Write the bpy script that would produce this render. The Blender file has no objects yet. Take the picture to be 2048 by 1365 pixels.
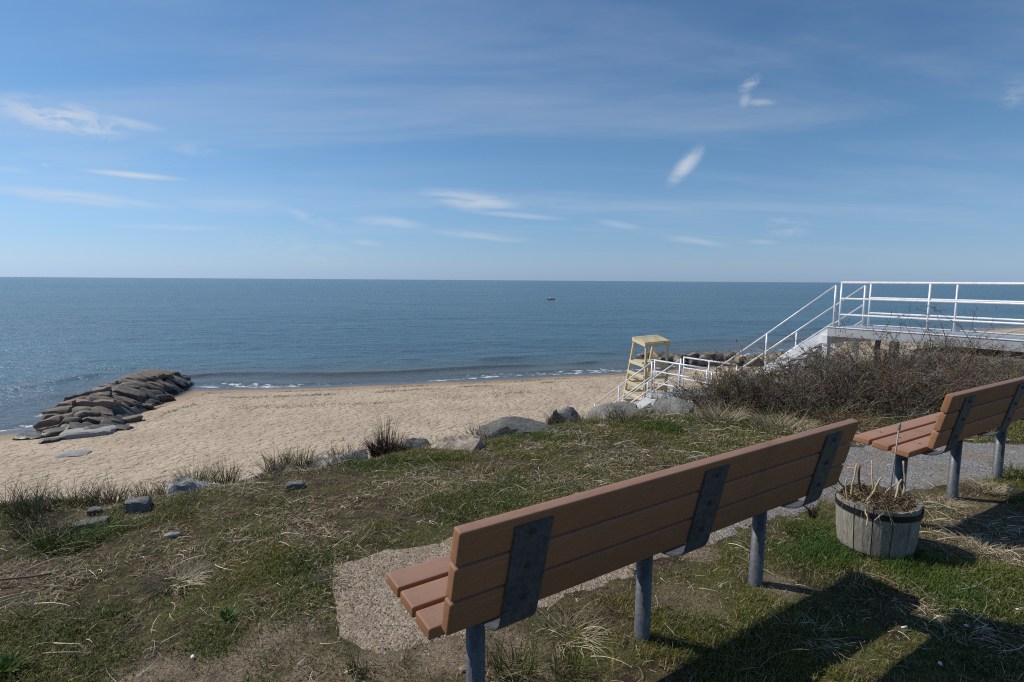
import bpy, bmesh, math
import numpy as np
from mathutils import Vector, Matrix

R = math.radians
rng = np.random.default_rng(7)
scene = bpy.context.scene
col = scene.collection

# ------------------------------------------------------------------ camera
CAM_Z = 1.40
F_PX, CX, CY = 1138.0, 1024.0, 682.5            # 20 mm lens on a 2048 px wide frame
ROLL = math.atan(14 / 2048.0)
PITCH = math.atan((CY - 561) * math.cos(ROLL) / F_PX)
FW = np.array([0, math.cos(PITCH), -math.sin(PITCH)])
_r = np.array([1.0, 0, 0]); _u = np.array([0, math.sin(PITCH), math.cos(PITCH)])
RT = _r * math.cos(ROLL) + _u * math.sin(ROLL)
UP = -_r * math.sin(ROLL) + _u * math.cos(ROLL)
cam_data = bpy.data.cameras.new('camera')
cam_data.lens = 20.0; cam_data.sensor_width = 36.0; cam_data.clip_start = 0.05; cam_data.clip_end = 80000
cam = bpy.data.objects.new('camera', cam_data); col.objects.link(cam)
M = Matrix(((RT[0], UP[0], -FW[0], 0), (RT[1], UP[1], -FW[1], 0), (RT[2], UP[2], -FW[2], CAM_Z), (0, 0, 0, 1)))
cam.matrix_world = M
scene.camera = cam
def ray(x, y): return FW + RT * (x - CX) / F_PX - UP * (y - CY) / F_PX
def G(x, y, z=0.0):                              # survey helper: photo point -> place on the level z
    d = ray(x, y); t = (z - CAM_Z) / d[2]
    return np.array([d[0] * t, d[1] * t, z])

# ------------------------------------------------------------------ node helper
class NT:
    def __init__(s, tree): s.t = tree; s.n = tree.nodes; s.l = tree.links; s.n.clear()
    def add(s, kind, props=None, **inp):
        n = s.n.new(kind)
        for k, v in (props or {}).items(): setattr(n, k, v)
        for k, v in inp.items():
            key = k.replace('_', ' ')
            sock = n.inputs[int(k[1:])] if k[0] == 'i' and k[1:].isdigit() else n.inputs[key]
            s.put(sock, v)
        return n
    def put(s, sock, v):
        if isinstance(v, bpy.types.NodeSocket): s.l.new(v, sock)
        elif isinstance(v, bpy.types.Node): s.l.new(v.outputs[0], sock)
        else:
            if isinstance(v, tuple) and len(v) == 3 and sock.type == 'RGBA': v = v + (1,)
            sock.default_value = v
    def math(s, op, a, b=None, c=None, clamp=False):
        n = s.n.new('ShaderNodeMath'); n.operation = op; n.use_clamp = clamp
        s.put(n.inputs[0], a)
        if b is not None: s.put(n.inputs[1], b)
        if c is not None: s.put(n.inputs[2], c)
        return n.outputs[0]
    def vmath(s, op, a, b=None, out=0):
        n = s.n.new('ShaderNodeVectorMath'); n.operation = op
        s.put(n.inputs[0], a)
        if b is not None: s.put(n.inputs[1], b)
        return n.outputs[out]
    def noise(s, vec, scale, detail=4, rough=0.55, dist=0.0):
        return s.add('ShaderNodeTexNoise', None, Vector=vec, Scale=scale, Detail=detail, Roughness=rough, Distortion=dist).outputs[0]
    def mr(s, v, a, b, c=0.0, d=1.0, smooth=True):
        n = s.n.new('ShaderNodeMapRange'); n.interpolation_type = 'SMOOTHSTEP' if smooth else 'LINEAR'
        s.put(n.inputs[0], v)
        for i, x in enumerate((a, b, c, d)): s.put(n.inputs[i + 1], x)
        return n.outputs[0]
    def mix(s, f, a, b, mode='MIX'):
        n = s.n.new('ShaderNodeMix'); n.data_type = 'RGBA'; n.blend_type = mode
        s.put(n.inputs[0], f); s.put(n.inputs[6], a); s.put(n.inputs[7], b)
        return n.outputs[2]
    def ramp(s, f, stops):
        n = s.n.new('ShaderNodeValToRGB'); s.put(n.inputs[0], f)
        e = n.color_ramp.elements
        while len(e) < len(stops): e.new(0.5)
        for el, (p, c) in zip(e, stops): el.position = p; el.color = tuple(c) + (1,)
        return n.outputs[0]

# ------------------------------------------------------------------ sun, world, exposure
SUN_AZ, SUN_EL = 162.0, 45.0                     # direction TO the sun: degrees from +X towards +Y, height
SKY_STRENGTH = 0.078
sd = np.array([math.cos(R(SUN_AZ)) * math.cos(R(SUN_EL)), math.sin(R(SUN_AZ)) * math.cos(R(SUN_EL)), math.sin(R(SUN_EL))])
sun_data = bpy.data.lights.new('sun', 'SUN'); sun_data.energy = 4.2; sun_data.angle = R(0.53); sun_data.color = (1.0, 0.95, 0.87)
sun = bpy.data.objects.new('sun', sun_data); col.objects.link(sun)
sun.rotation_euler = Vector(-sd).to_track_quat('-Z', 'Y').to_euler()
world = bpy.data.worlds.new('World'); scene.world = world; world.use_nodes = True
w = NT(world.node_tree)
sky = w.add('ShaderNodeTexSky', dict(sky_type='NISHITA', sun_disc=False, sun_elevation=R(SUN_EL), sun_rotation=R(90 - SUN_AZ),
            altitude=5.0, air_density=1.0, dust_density=0.25, ozone_density=2.5))
tc = w.add('ShaderNodeTexCoord').outputs[0]
sx = w.add('ShaderNodeSeparateXYZ', None, Vector=tc)
az = w.math('ARCTAN2', sx.outputs[0], sx.outputs[1])
el = w.math('ARCSINE', sx.outputs[2])
ae = w.add('ShaderNodeCombineXYZ', None, X=az, Y=el).outputs[0]
aew = w.vmath('ADD', ae, w.vmath('MULTIPLY', w.vmath('SUBTRACT', w.add('ShaderNodeTexNoise', None, Vector=w.vmath('MULTIPLY', ae, (1.0, 2.5, 1.0)), Scale=9.0, Detail=3.0).outputs[1], (0.5, 0.5, 0.5)), (0.05, 0.02, 0.0)))
def azel(px, py):
    d = ray(px, py); return math.atan2(d[0], d[1]), math.atan2(d[2], math.hypot(d[0], d[1]))
mask = None
_ms = w.add('ShaderNodeMapping', None, Vector=aew); _ms.inputs['Rotation'].default_value = (0, 0, R(9)); _ms.inputs['Scale'].default_value = (9.0, 62.0, 1.0)
n_streak = w.noise(_ms.outputs[0], 1.0, 4, 0.62, 0.4)
_mt = w.add('ShaderNodeMapping', None, Vector=aew); _mt.inputs['Rotation'].default_value = (0, 0, R(-20)); _mt.inputs['Scale'].default_value = (24.0, 75.0, 1.0)
n_tuft = w.noise(_mt.outputs[0], 1.0, 4, 0.65, 0.5)
# x0, y0, x1, y1 (ends of the streak), half width, strength, fibre stretch, threshold
CLOUDS = [(-90, 198, 300, 268, 27, .66, 7, .30), (130, 225, 370, 268, 13, .42, 8, .36), (300, 280, 460, 310, 16, .25, 5, .35),
          (130, 337, 385, 361, 5.5, .62, 5, .18), (-60, 333, 90, 345, 5, .3, 5, .3), (76, 330, 102, 333, 4, .5, 3, .3),
          (-120, 370, 380, 412, 12, .46, 9, .28), (280, 395, 640, 420, 20, .22, 8, .35), (540, 405, 690, 462, 14, .26, 8, .33), (170, 450, 520, 459, 6, .22, 9, .3),
          (815, 385, 1075, 412, 19, .55, 4, .34), (880, 415, 1145, 440, 6, .4, 9, .3), (680, 433, 880, 455, 10, .33, 9, .3), (830, 460, 1080, 482, 8, .34, 9, .3), (680, 480, 780, 491, 7, .22, 7, .3),
          (1332, 376, 1412, 286, 15, .60, 2.5, .22), (1466, 192, 1530, 146, 11, .36, 3, .28), (1474, 205, 1566, 206, 8, .36, 3, .26), (1474, 196, 1506, 208, 15, .34, 3, .26),
          (1985, 183, 2070, 190, 20, .28, 2.5, .33), (1505, 455, 1640, 450, 24, .22, 4, .35), (1180, 440, 1300, 460, 8, .25, 8, .3), (1310, 472, 1480, 498, 8, .27, 8, .3), (1080, 405, 1130, 412, 9, .22, 3, .35), (1480, 482, 1570, 487, 6, .18, 6, .3),
          (380, 460, 760, 520, 30, .16, 8, .36)]
for i, (x0, y0, x1, y1, hw, st, fib, th) in enumerate(CLOUDS):
    a0, e0 = azel(x0, y0); a1, e1 = azel(x1, y1)
    cxx, cyy = (a0 + a1) / 2, (e0 + e1) / 2
    L = math.hypot(a1 - a0, e1 - e0) / 2 * 1.12; ang = math.atan2(e1 - e0, a1 - a0); W_ = hw / F_PX * 1.35
    mp = w.add('ShaderNodeMapping', dict(vector_type='TEXTURE'), Vector=aew if (hw > 7 and math.hypot(x1 - x0, y1 - y0) > 170) else ae)
    mp.inputs['Location'].default_value = (cxx, cyy, 0); mp.inputs['Rotation'].default_value = (0, 0, ang); mp.inputs['Scale'].default_value = (L, W_, 1)
    d = w.vmath('LENGTH', mp.outputs[0], out=1)
    body = w.mr(d, 1.05, 0.0)
    asp = L / W_
    nz = n_streak if asp > 5 else n_tuft
    m = w.math('MULTIPLY', w.math('MULTIPLY', body, w.mr(nz, th - (0.14 if asp > 5 else 0.04), th + (0.26 if asp > 5 else 0.30))), st)
    mask = m if mask is None else w.math('MAXIMUM', mask, m)
# thin veil of high cirrus over the whole sky, on a level layer seen in perspective
pz = w.math('ADD', w.math('MAXIMUM', sx.outputs[2], 0.0), 0.12)
lay = w.vmath('DIVIDE', tc, w.add('ShaderNodeCombineXYZ', None, X=pz, Y=pz, Z=pz).outputs[0])
mpv = w.add('ShaderNodeMapping', None, Vector=lay); mpv.inputs['Rotation'].default_value = (0, 0, R(-32)); mpv.inputs['Scale'].default_value = (0.35, 1.3, 0.2)
veil = w.math('MULTIPLY', w.mr(w.noise(mpv.outputs[0], 1.1, 6, 0.6, 0.5), 0.38, 0.85), 0.24)
mask = w.math('MAXIMUM', mask, w.math('MULTIPLY', veil, w.mr(el, 0.01, 0.14)))
tint = w.ramp(w.math('DIVIDE', el, 0.6, clamp=True), [(0.0, (0.53, 0.77, 1.46)), (0.018, (0.52, 0.76, 1.39)), (0.045, (0.57, 0.76, 1.23)), (0.11, (0.60, 0.79, 1.12)), (0.22, (0.69, 0.88, 1.09)), (0.36, (0.66, 0.90, 1.06)), (0.62, (0.63, 0.89, 1.06)), (1.0, (0.60, 0.85, 1.03))])
skyc = w.mix(1.0, w.mix(1.0, sky.outputs[0], tint, 'MULTIPLY'), (1.18, 1.18, 1.18), 'MULTIPLY')
cloudc = w.mix(0.75, skyc, (8.6, 9.0, 9.6))
final = w.mix(w.math('MULTIPLY', mask, 1.5, clamp=True), skyc, cloudc)
bg = w.add('ShaderNodeBackground', None, Color=final, Strength=SKY_STRENGTH)
w.add('ShaderNodeOutputWorld', None, Surface=bg)
scene.view_settings.view_transform = 'Standard'
scene.view_settings.look = 'None'
scene.view_settings.exposure = 0.0
scene.view_settings.gamma = 1.0
scene.view_settings.use_curve_mapping = False
DENOISE = False
scene.render.engine = 'CYCLES'
scene.cycles.max_bounces = 4
scene.cycles.diffuse_bounces = 3
scene.cycles.use_denoising = DENOISE
scene.cycles.filter_width = 1.15
scene.cycles.sample_clamp_direct = 1.6

# ------------------------------------------------------------------ numpy noise
def _h(ix, iy, iz, seed):
    h = (ix.astype(np.int64) * 374761393 + iy.astype(np.int64) * 668265263 + iz.astype(np.int64) * 2147483647 + seed * 1274126177) & 0xFFFFFFFF
    h = ((h ^ (h >> 13)) * 1274126177) & 0xFFFFFFFF
    h = ((h ^ (h >> 16)) * 2246822519) & 0xFFFFFFFF
    return ((h ^ (h >> 15)) & 0xFFFFFF) / float(0xFFFFFF)
def vnoise(x, y, z=None, seed=0):
    x = np.atleast_1d(np.asarray(x, float)); y = np.atleast_1d(np.asarray(y, float))
    if z is None:
        ix, iy = np.floor(x), np.floor(y); fx, fy = x - ix, y - iy; fx = fx * fx * (3 - 2 * fx); fy = fy * fy * (3 - 2 * fy)
        ix = ix.astype(np.int64); iy = iy.astype(np.int64); iz = np.int64(0)
        return (_h(ix, iy, iz, seed) * (1 - fx) * (1 - fy) + _h(ix + 1, iy, iz, seed) * fx * (1 - fy) + _h(ix, iy + 1, iz, seed) * (1 - fx) * fy + _h(ix + 1, iy + 1, iz, seed) * fx * fy) * 2 - 1
    z = np.atleast_1d(np.asarray(z, float))
    ix, iy, iz = np.floor(x), np.floor(y), np.floor(z)
    fx, fy, fz = x - ix, y - iy, z - iz
    fx, fy, fz = [t * t * (3 - 2 * t) for t in (fx, fy, fz)]
    r = 0
    for dx in (0, 1):
        for dy in (0, 1):
            for dz in (0, 1):
                r = r + _h(ix + dx, iy + dy, iz + dz, seed) * (fx if dx else 1 - fx) * (fy if dy else 1 - fy) * (fz if dz else 1 - fz)
    return r * 2 - 1
def fbm(x, y, z=None, oct=4, seed=0, gain=0.5):
    r = 0; a = 1.0; s = 1.0; tot = 0
    for o in range(oct):
        r = r + a * vnoise(np.asarray(x) * s, np.asarray(y) * s, None if z is None else np.asarray(z) * s, seed + o * 17); tot += a
        a *= gain; s *= 2.03
    return r / tot
def sstep(v, a, b):
    t = np.clip((v - a) / (b - a), 0, 1); return t * t * (3 - 2 * t)
def sdist(x, y, P):
    """signed distance to the polyline P; positive on its right-hand side"""
    x = np.asarray(x, float); y = np.asarray(y, float)
    best = np.full(x.shape, 1e18); sgn = np.ones(x.shape)
    for (ax, ay), (bx, by) in zip(P[:-1], P[1:]):
        dx, dy = bx - ax, by - ay; L2 = dx * dx + dy * dy
        t = np.clip(((x - ax) * dx + (y - ay) * dy) / L2, 0, 1)
        qx, qy = x - ax - t * dx, y - ay - t * dy
        d2 = qx * qx + qy * qy
        s = np.where((dx * (y - ay) - dy * (x - ax)) > 0, -1.0, 1.0)
        m = d2 < best - 1e-12
        best = np.where(m, d2, best); sgn = np.where(m, s, sgn)
    return np.sqrt(best) * sgn

# ------------------------------------------------------------------ mesh helpers
def link(o, parent=None):
    col.objects.link(o)
    if parent is not None: o.parent = parent
    return o
def raw_mesh(name, V, faces, smooth=True, colors=None, floats=None):
    """V (n,3); faces: list of int arrays, each (m,k)"""
    me = bpy.data.meshes.new(name)
    V = np.asarray(V, np.float32)
    faces = [np.asarray(f, np.int32) for f in faces if len(f)]
    me.vertices.add(len(V)); me.vertices.foreach_set('co', V.ravel())
    nl = sum(f.size for f in faces); nf = sum(len(f) for f in faces)
    me.loops.add(nl); me.polygons.add(nf)
    me.loops.foreach_set('vertex_index', np.concatenate([f.ravel() for f in faces]))
    starts = np.concatenate([[0], np.cumsum(np.concatenate([np.full(len(f), f.shape[1]) for f in faces]))[:-1]]).astype(np.int32)
    me.polygons.foreach_set('loop_start', starts)
    me.polygons.foreach_set('use_smooth', np.full(nf, smooth))
    me.update(calc_edges=True); me.validate()
    if colors is not None:
        a = me.color_attributes.new('Col', 'FLOAT_COLOR', 'POINT')
        c = np.ones((len(V), 4), np.float32); c[:, :3] = colors; a.data.foreach_set('color', c.ravel())
    for k, v in (floats or {}).items():
        a = me.attributes.new(k, 'FLOAT', 'POINT'); a.data.foreach_set('value', np.asarray(v, np.float32).ravel())
    return me
def obj(name, me, mat, parent=None, loc=None, rot=None):
    o = bpy.data.objects.new(name, me)
    if mat is not None and not me.materials: me.materials.append(mat)
    if loc is not None: o.location = loc
    if rot is not None: o.rotation_euler = rot
    return link(o, parent)
def tag(o, label=None, cat=None, group=None, kind=None):
    for k, v in (('label', label), ('category', cat), ('group', group), ('kind', kind)):
        if v: o[k] = v
    return o
def thing(name, label, cat, loc=(0, 0, 0), rotz=0.0, group=None):
    o = bpy.data.objects.new(name, None); o.empty_display_size = 0.1; o.location = loc; o.rotation_euler = (0, 0, rotz)
    return tag(link(o), label, cat, group)
def bm_mesh(name, bm, smooth=False):
    me = bpy.data.meshes.new(name); bm.to_mesh(me); bm.free()
    if smooth: me.polygons.foreach_set('use_smooth', np.ones(len(me.polygons), bool))
    return me
def box_mesh(name, sx, sy, sz, bev=0.0, seg=2, origin=(0, 0, 0)):
    bm = bmesh.new(); bmesh.ops.create_cube(bm, size=1)
    for v in bm.verts: v.co = Vector((v.co.x * sx + origin[0], v.co.y * sy + origin[1], v.co.z * sz + origin[2]))
    if bev: bmesh.ops.bevel(bm, geom=bm.edges[:], offset=bev, segments=seg, affect='EDGES', profile=0.6)
    return bm_mesh(name, bm)
def beam_between(name, A, B, wd, ht, mat, parent, bev=0.004, up=(0, 0, 1)):
    """a squared timber or bar from A to B"""
    A = Vector(A); B = Vector(B); d = B - A
    x = d.normalized(); y = Vector(up).cross(x); y.normalize(); z = x.cross(y)
    me = box_mesh(name, d.length, wd, ht, bev, 1)
    o = obj(name, me, mat, parent)
    m = Matrix((x, y, z)).transposed().to_4x4(); m.translation = (A + B) / 2
    o.matrix_local = m
    return o
def tube_mesh(name, pts, rad, k=10, caps=True, smooth=True):
    pts = [np.asarray(p, float) for p in pts]; n = len(pts)
    rad = np.full(n, rad) if np.isscalar(rad) else np.asarray(rad)
    V = []; prev = None
    for i in range(n):
        t = pts[min(i + 1, n - 1)] - pts[max(i - 1, 0)]; t = t / (np.linalg.norm(t) + 1e-12)
        if prev is None:
            a = np.array([0, 0, 1.0]) if abs(t[2]) < 0.9 else np.array([1.0, 0, 0])
        else: a = prev
        u = a - t * (a @ t); u /= np.linalg.norm(u); prev = u; v = np.cross(t, u)
        for j in range(k):
            th = 2 * math.pi * j / k
            V.append(pts[i] + rad[i] * (u * math.cos(th) + v * math.sin(th)))
    Fq = []
    for i in range(n - 1):
        for j in range(k):
            Fq.append((i * k + j, i * k + (j + 1) % k, (i + 1) * k + (j + 1) % k, (i + 1) * k + j))
    Ft = []
    if caps:
        V.append(pts[0]); V.append(pts[-1]); a, b = n * k, n * k + 1
        for j in range(k):
            Ft.append((a, (j + 1) % k, j)); Ft.append((b, (n - 1) * k + j, (n - 1) * k + (j + 1) % k))
    return raw_mesh(name, np.array(V), [np.array(Fq), np.array(Ft, int).reshape(-1, 3)], smooth)
def segs(A, B, ra, rb, k=3):
    """many tapered prisms at once -> V, quads"""
    A = np.asarray(A, float); B = np.asarray(B, float); n = len(A)
    t = B - A; t /= (np.linalg.norm(t, axis=1, keepdims=True) + 1e-12)
    a = np.where(np.abs(t[:, 2:3]) < 0.9, np.array([[0, 0, 1.0]]), np.array([[1.0, 0, 0]]))
    u = np.cross(t, a); u /= np.linalg.norm(u, axis=1, keepdims=True); v = np.cross(t, u)
    V = np.zeros((n, 2 * k, 3))
    for j in range(k):
        th = 2 * math.pi * j / k; o = u * math.cos(th) + v * math.sin(th)
        V[:, j] = A + o * np.asarray(ra).reshape(-1, 1); V[:, k + j] = B + o * np.asarray(rb).reshape(-1, 1)
    base = (np.arange(n) * 2 * k)[:, None]
    Q = np.concatenate([base + np.array([[j, (j + 1) % k, k + (j + 1) % k, k + j]]) for j in range(k)])
    return V.reshape(-1, 3), Q
def blades(P, az_, h, wd, lean, curl, colr, face=None, short=False):
    """grass blades: P (n,3) roots, az_ direction of lean, h length, wd width, lean/curl angles from upright at root/tip"""
    n = len(P); d = np.stack([np.cos(az_), np.sin(az_), np.zeros(n)], 1)
    fa = az_ + math.pi / 2 + (0 if face is None else face); s = np.stack([np.cos(fa), np.sin(fa), np.zeros(n)], 1) * (wd / 2)[:, None]
    z = np.array([[0, 0, 1.0]])
    def step(ang, l): return d * (np.sin(ang) * l)[:, None] + z * (np.cos(ang) * l)[:, None]
    if short:
        m1 = P + step(lean, h * 0.55); tip = m1 + step(curl, h * 0.45)
        V = np.stack([P - s, P + s, m1 - s * 0.8, m1 + s * 0.8, tip], 1).reshape(-1, 3)
        b = (np.arange(n) * 5)[:, None]
        return V, [b + np.array([[0, 1, 3, 2]]), b + np.array([[2, 3, 4]])], np.repeat(colr, 5, 0)
    m1 = P + step(lean, h * 0.4); m2 = m1 + step((lean + curl) / 2, h * 0.33); tip = m2 + step(curl, h * 0.27)
    V = np.stack([P - s, P + s, m1 - s * 0.9, m1 + s * 0.9, m2 - s * 0.6, m2 + s * 0.6, tip], 1).reshape(-1, 3)
    b = (np.arange(n) * 7)[:, None]
    Q = np.concatenate([b + np.array([[0, 1, 3, 2]]), b + np.array([[2, 3, 5, 4]])]); T = b + np.array([[4, 5, 6]])
    return V, [Q, T], np.repeat(colr, 7, 0)
def grid_mesh(name, xs, ys, zf, smooth=True, keep=None, floats=None):
    X, Y = np.meshgrid(xs, ys); Z = zf(X, Y)
    nx, ny = len(xs), len(ys); idx = np.arange(nx * ny).reshape(ny, nx)
    Q = np.stack([idx[:-1, :-1], idx[:-1, 1:], idx[1:, 1:], idx[1:, :-1]], -1).reshape(-1, 4)
    V = np.stack([X, Y, Z], -1).reshape(-1, 3)
    fl = {k: f(X, Y).ravel() for k, f in (floats or {}).items()}
    if keep is not None:
        kp = keep(X, Y).ravel(); Q = Q[kp[Q].any(1)]
        used = np.zeros(len(V), bool); used[Q.ravel()] = True; mp = np.cumsum(used) - 1
        V = V[used]; Q = mp[Q]; fl = {k: v[used] for k, v in fl.items()}
    return raw_mesh(name, V, [Q], smooth, floats=fl)
def spaced(fine0, fine1, step, lo, hi, grow=1.18):
    a = list(np.arange(fine0, fine1 + 1e-6, step)); s = step
    while a[-1] < hi: s *= grow; a.append(a[-1] + s)
    s = step; b = []
    x = fine0
    while x > lo: s *= grow; x -= s; b.append(x)
    return np.array(b[::-1] + a)

# ------------------------------------------------------------------ materials
def material(name):
    m = bpy.data.materials.new(name); m.use_nodes = True; t = NT(m.node_tree)
    b = t.add('ShaderNodeBsdfPrincipled'); t.add('ShaderNodeOutputMaterial', None, Surface=b.outputs[0])
    return m, t, b
def coords(t, which='Object'): return t.add('ShaderNodeTexCoord').outputs[which]
def wpos(t): return t.add('ShaderNodeNewGeometry').outputs['Position']
def bump(t, b, h, strength=0.5, dist=0.01):
    n = t.add('ShaderNodeBump', None, Height=h, Strength=strength, Distance=dist); t.l.new(n.outputs[0], b.inputs['Normal'])
def attr_mat(name, rough=0.7, trans=0.0, jitter=0.25):
    m, t, b = material(name)
    c = t.add('ShaderNodeAttribute', dict(attribute_name='Col')).outputs[0]
    n = t.noise(wpos(t), 60, 2)
    c2 = t.mix(1.0, c, t.ramp(n, [(0.25, (1 - jitter,) * 3), (0.75, (1 + jitter,) * 3)]), 'MULTIPLY')
    t.put(b.inputs['Base Color'], c2); b.inputs['Roughness'].default_value = rough
    b.inputs['Specular IOR Level'].default_value = 0.25
    if trans:
        tr = t.add('ShaderNodeBsdfTranslucent', None, Color=c2); mx = t.add('ShaderNodeMixShader', None, i0=trans, i1=b.outputs[0], i2=tr.outputs[0])
        t.l.new(mx.outputs[0], [n_ for n_ in t.n if n_.type == 'OUTPUT_MATERIAL'][0].inputs[0])
    return m

def m_plank():
    m, t, b = material('recycled_plastic_lumber'); c = coords(t)
    g = t.noise(t.vmath('MULTIPLY', c, (3, 40, 40)), 3, 5, 0.6)
    f = t.noise(c, 260, 2, 0.6)
    oi = t.add('ShaderNodeObjectInfo').outputs['Random']
    base = t.mix(g, (0.30, 0.138, 0.064), (0.40, 0.195, 0.098))
    up = t.add('ShaderNodeSeparateXYZ', None, Vector=t.add('ShaderNodeNewGeometry').outputs['Normal']).outputs[2]
    base = t.mix(t.mr(up, 0.55, 0.95, 0, 0.8), base, t.mix(g, (0.29, 0.175, 0.132), (0.37, 0.235, 0.182)))   # sun-bleached upper faces
    base = t.mix(1.0, base, t.ramp(oi, [(0, (0.80, 0.80, 0.80)), (1, (1.10, 1.08, 1.07))]), 'MULTIPLY')
    sp = t.mr(f, 0.62, 0.72)
    base = t.mix(t.math('MULTIPLY', sp, 0.35), base, (0.42, 0.30, 0.24))
    scr = t.mr(t.noise(t.vmath('MULTIPLY', c, (6, 160, 160)), 1.0, 3, 0.7), 0.60, 0.70)
    base = t.mix(t.math('MULTIPLY', scr, 0.28), base, (0.46, 0.31, 0.23))
    st = t.mr(t.noise(c, 5, 5, 0.7), 0.50, 0.75)
    base = t.mix(t.math('MULTIPLY', st, 0.5), base, (0.20, 0.105, 0.07))
    t.put(b.inputs['Base Color'], base)
    t.put(b.inputs['Roughness'], t.mr(g, 0.2, 0.8, 0.5, 0.7)); b.inputs['Specular IOR Level'].default_value = 0.18
    bump(t, b, t.math('ADD', t.noise(c, 180, 3), t.math('MULTIPLY', g, 0.4)), 0.35, 0.0016)
    return m
def m_galv(name='galvanised_steel', c0=(0.062, 0.067, 0.073), c1=(0.13, 0.137, 0.145)):
    m, t, b = material(name); c = coords(t)
    v = t.add('ShaderNodeTexVoronoi', None, Vector=c, Scale=70.0).outputs[1]
    n = t.noise(c, 14, 5, 0.65)
    s = t.noise(t.vmath('MULTIPLY', c, (20, 20, 3)), 3, 4)
    k = t.math('ADD', t.math('MULTIPLY', t.add('ShaderNodeRGBToBW', None, Color=v).outputs[0], 0.3), t.math('MULTIPLY', t.math('ADD', n, s), 0.4))
    t.put(b.inputs['Base Color'], t.mix(t.mr(k, 0.25, 0.85), c0, c1))
    b.inputs['Metallic'].default_value = 0.35
    t.put(b.inputs['Roughness'], t.mr(n, 0.3, 0.7, 0.42, 0.68))
    bump(t, b, n, 0.15, 0.002)
    return m
def m_white_metal():
    m, t, b = material('white_painted_aluminium'); c = wpos(t)
    n = t.noise(c, 5, 5, 0.65)
    t.put(b.inputs['Base Color'], t.mix(t.mr(n, 0.45, 0.75), (0.74, 0.75, 0.77), (0.55, 0.56, 0.58)))
    b.inputs['Roughness'].default_value = 0.38; b.inputs['Metallic'].default_value = 0.15
    return m
def m_alu():
    m, t, b = material('weathered_aluminium'); c = wpos(t)
    n = t.noise(c, 3, 6, 0.7)
    t.put(b.inputs['Base Color'], t.mix(n, (0.30, 0.31, 0.325), (0.5, 0.51, 0.525)))
    b.inputs['Roughness'].default_value = 0.5; b.inputs['Metallic'].default_value = 0.3
    bump(t, b, t.noise(c, 40, 3), 0.1, 0.003)
    return m
def m_new_wood():
    m, t, b = material('pressure_treated_pine'); c = coords(t)
    oi = t.add('ShaderNodeObjectInfo').outputs['Random']
    g = t.noise(t.vmath('MULTIPLY', c, (1.2, 22, 22)), 3, 5, 0.65, 0.6)
    kn = t.mr(t.noise(c, 6, 2), 0.68, 0.76)
    base = t.mix(g, (0.50, 0.41, 0.245), (0.68, 0.60, 0.41))
    base = t.mix(1.0, base, t.ramp(oi, [(0, (0.86, 0.88, 0.84)), (1, (1.06, 1.04, 1.0))]), 'MULTIPLY')
    base = t.mix(kn, base, (0.26, 0.15, 0.06))
    t.put(b.inputs['Base Color'], base); b.inputs['Roughness'].default_value = 0.65
    bump(t, b, g, 0.2, 0.003)
    return m
def m_old_wood():
    m, t, b = material('weathered_grey_wood'); c = coords(t)
    oi = t.add('ShaderNodeObjectInfo').outputs['Random']
    v = t.vmath('ADD', t.vmath('MULTIPLY', c, (60, 60, 5)), t.add('ShaderNodeCombineXYZ', None, X=t.math('MULTIPLY', oi, 90.0)).outputs[0])
    g = t.noise(v, 2.2, 6, 0.7, 0.8)
    bl = t.noise(c, 9, 5, 0.6)
    base = t.ramp(g, [(0.25, (0.075, 0.065, 0.052)), (0.5, (0.26, 0.235, 0.19)), (0.8, (0.47, 0.435, 0.37))])
    base = t.mix(t.mr(bl, 0.5, 0.75, 0, 0.6), base, (0.10, 0.10, 0.075))
    base = t.mix(1.0, base, t.ramp(oi, [(0, (0.8, 0.8, 0.78)), (1, (1.1, 1.1, 1.08))]), 'MULTIPLY')
    t.put(b.inputs['Base Color'], base); b.inputs['Roughness'].default_value = 0.85
    bump(t, b, g, 0.8, 0.006)
    return m
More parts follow.
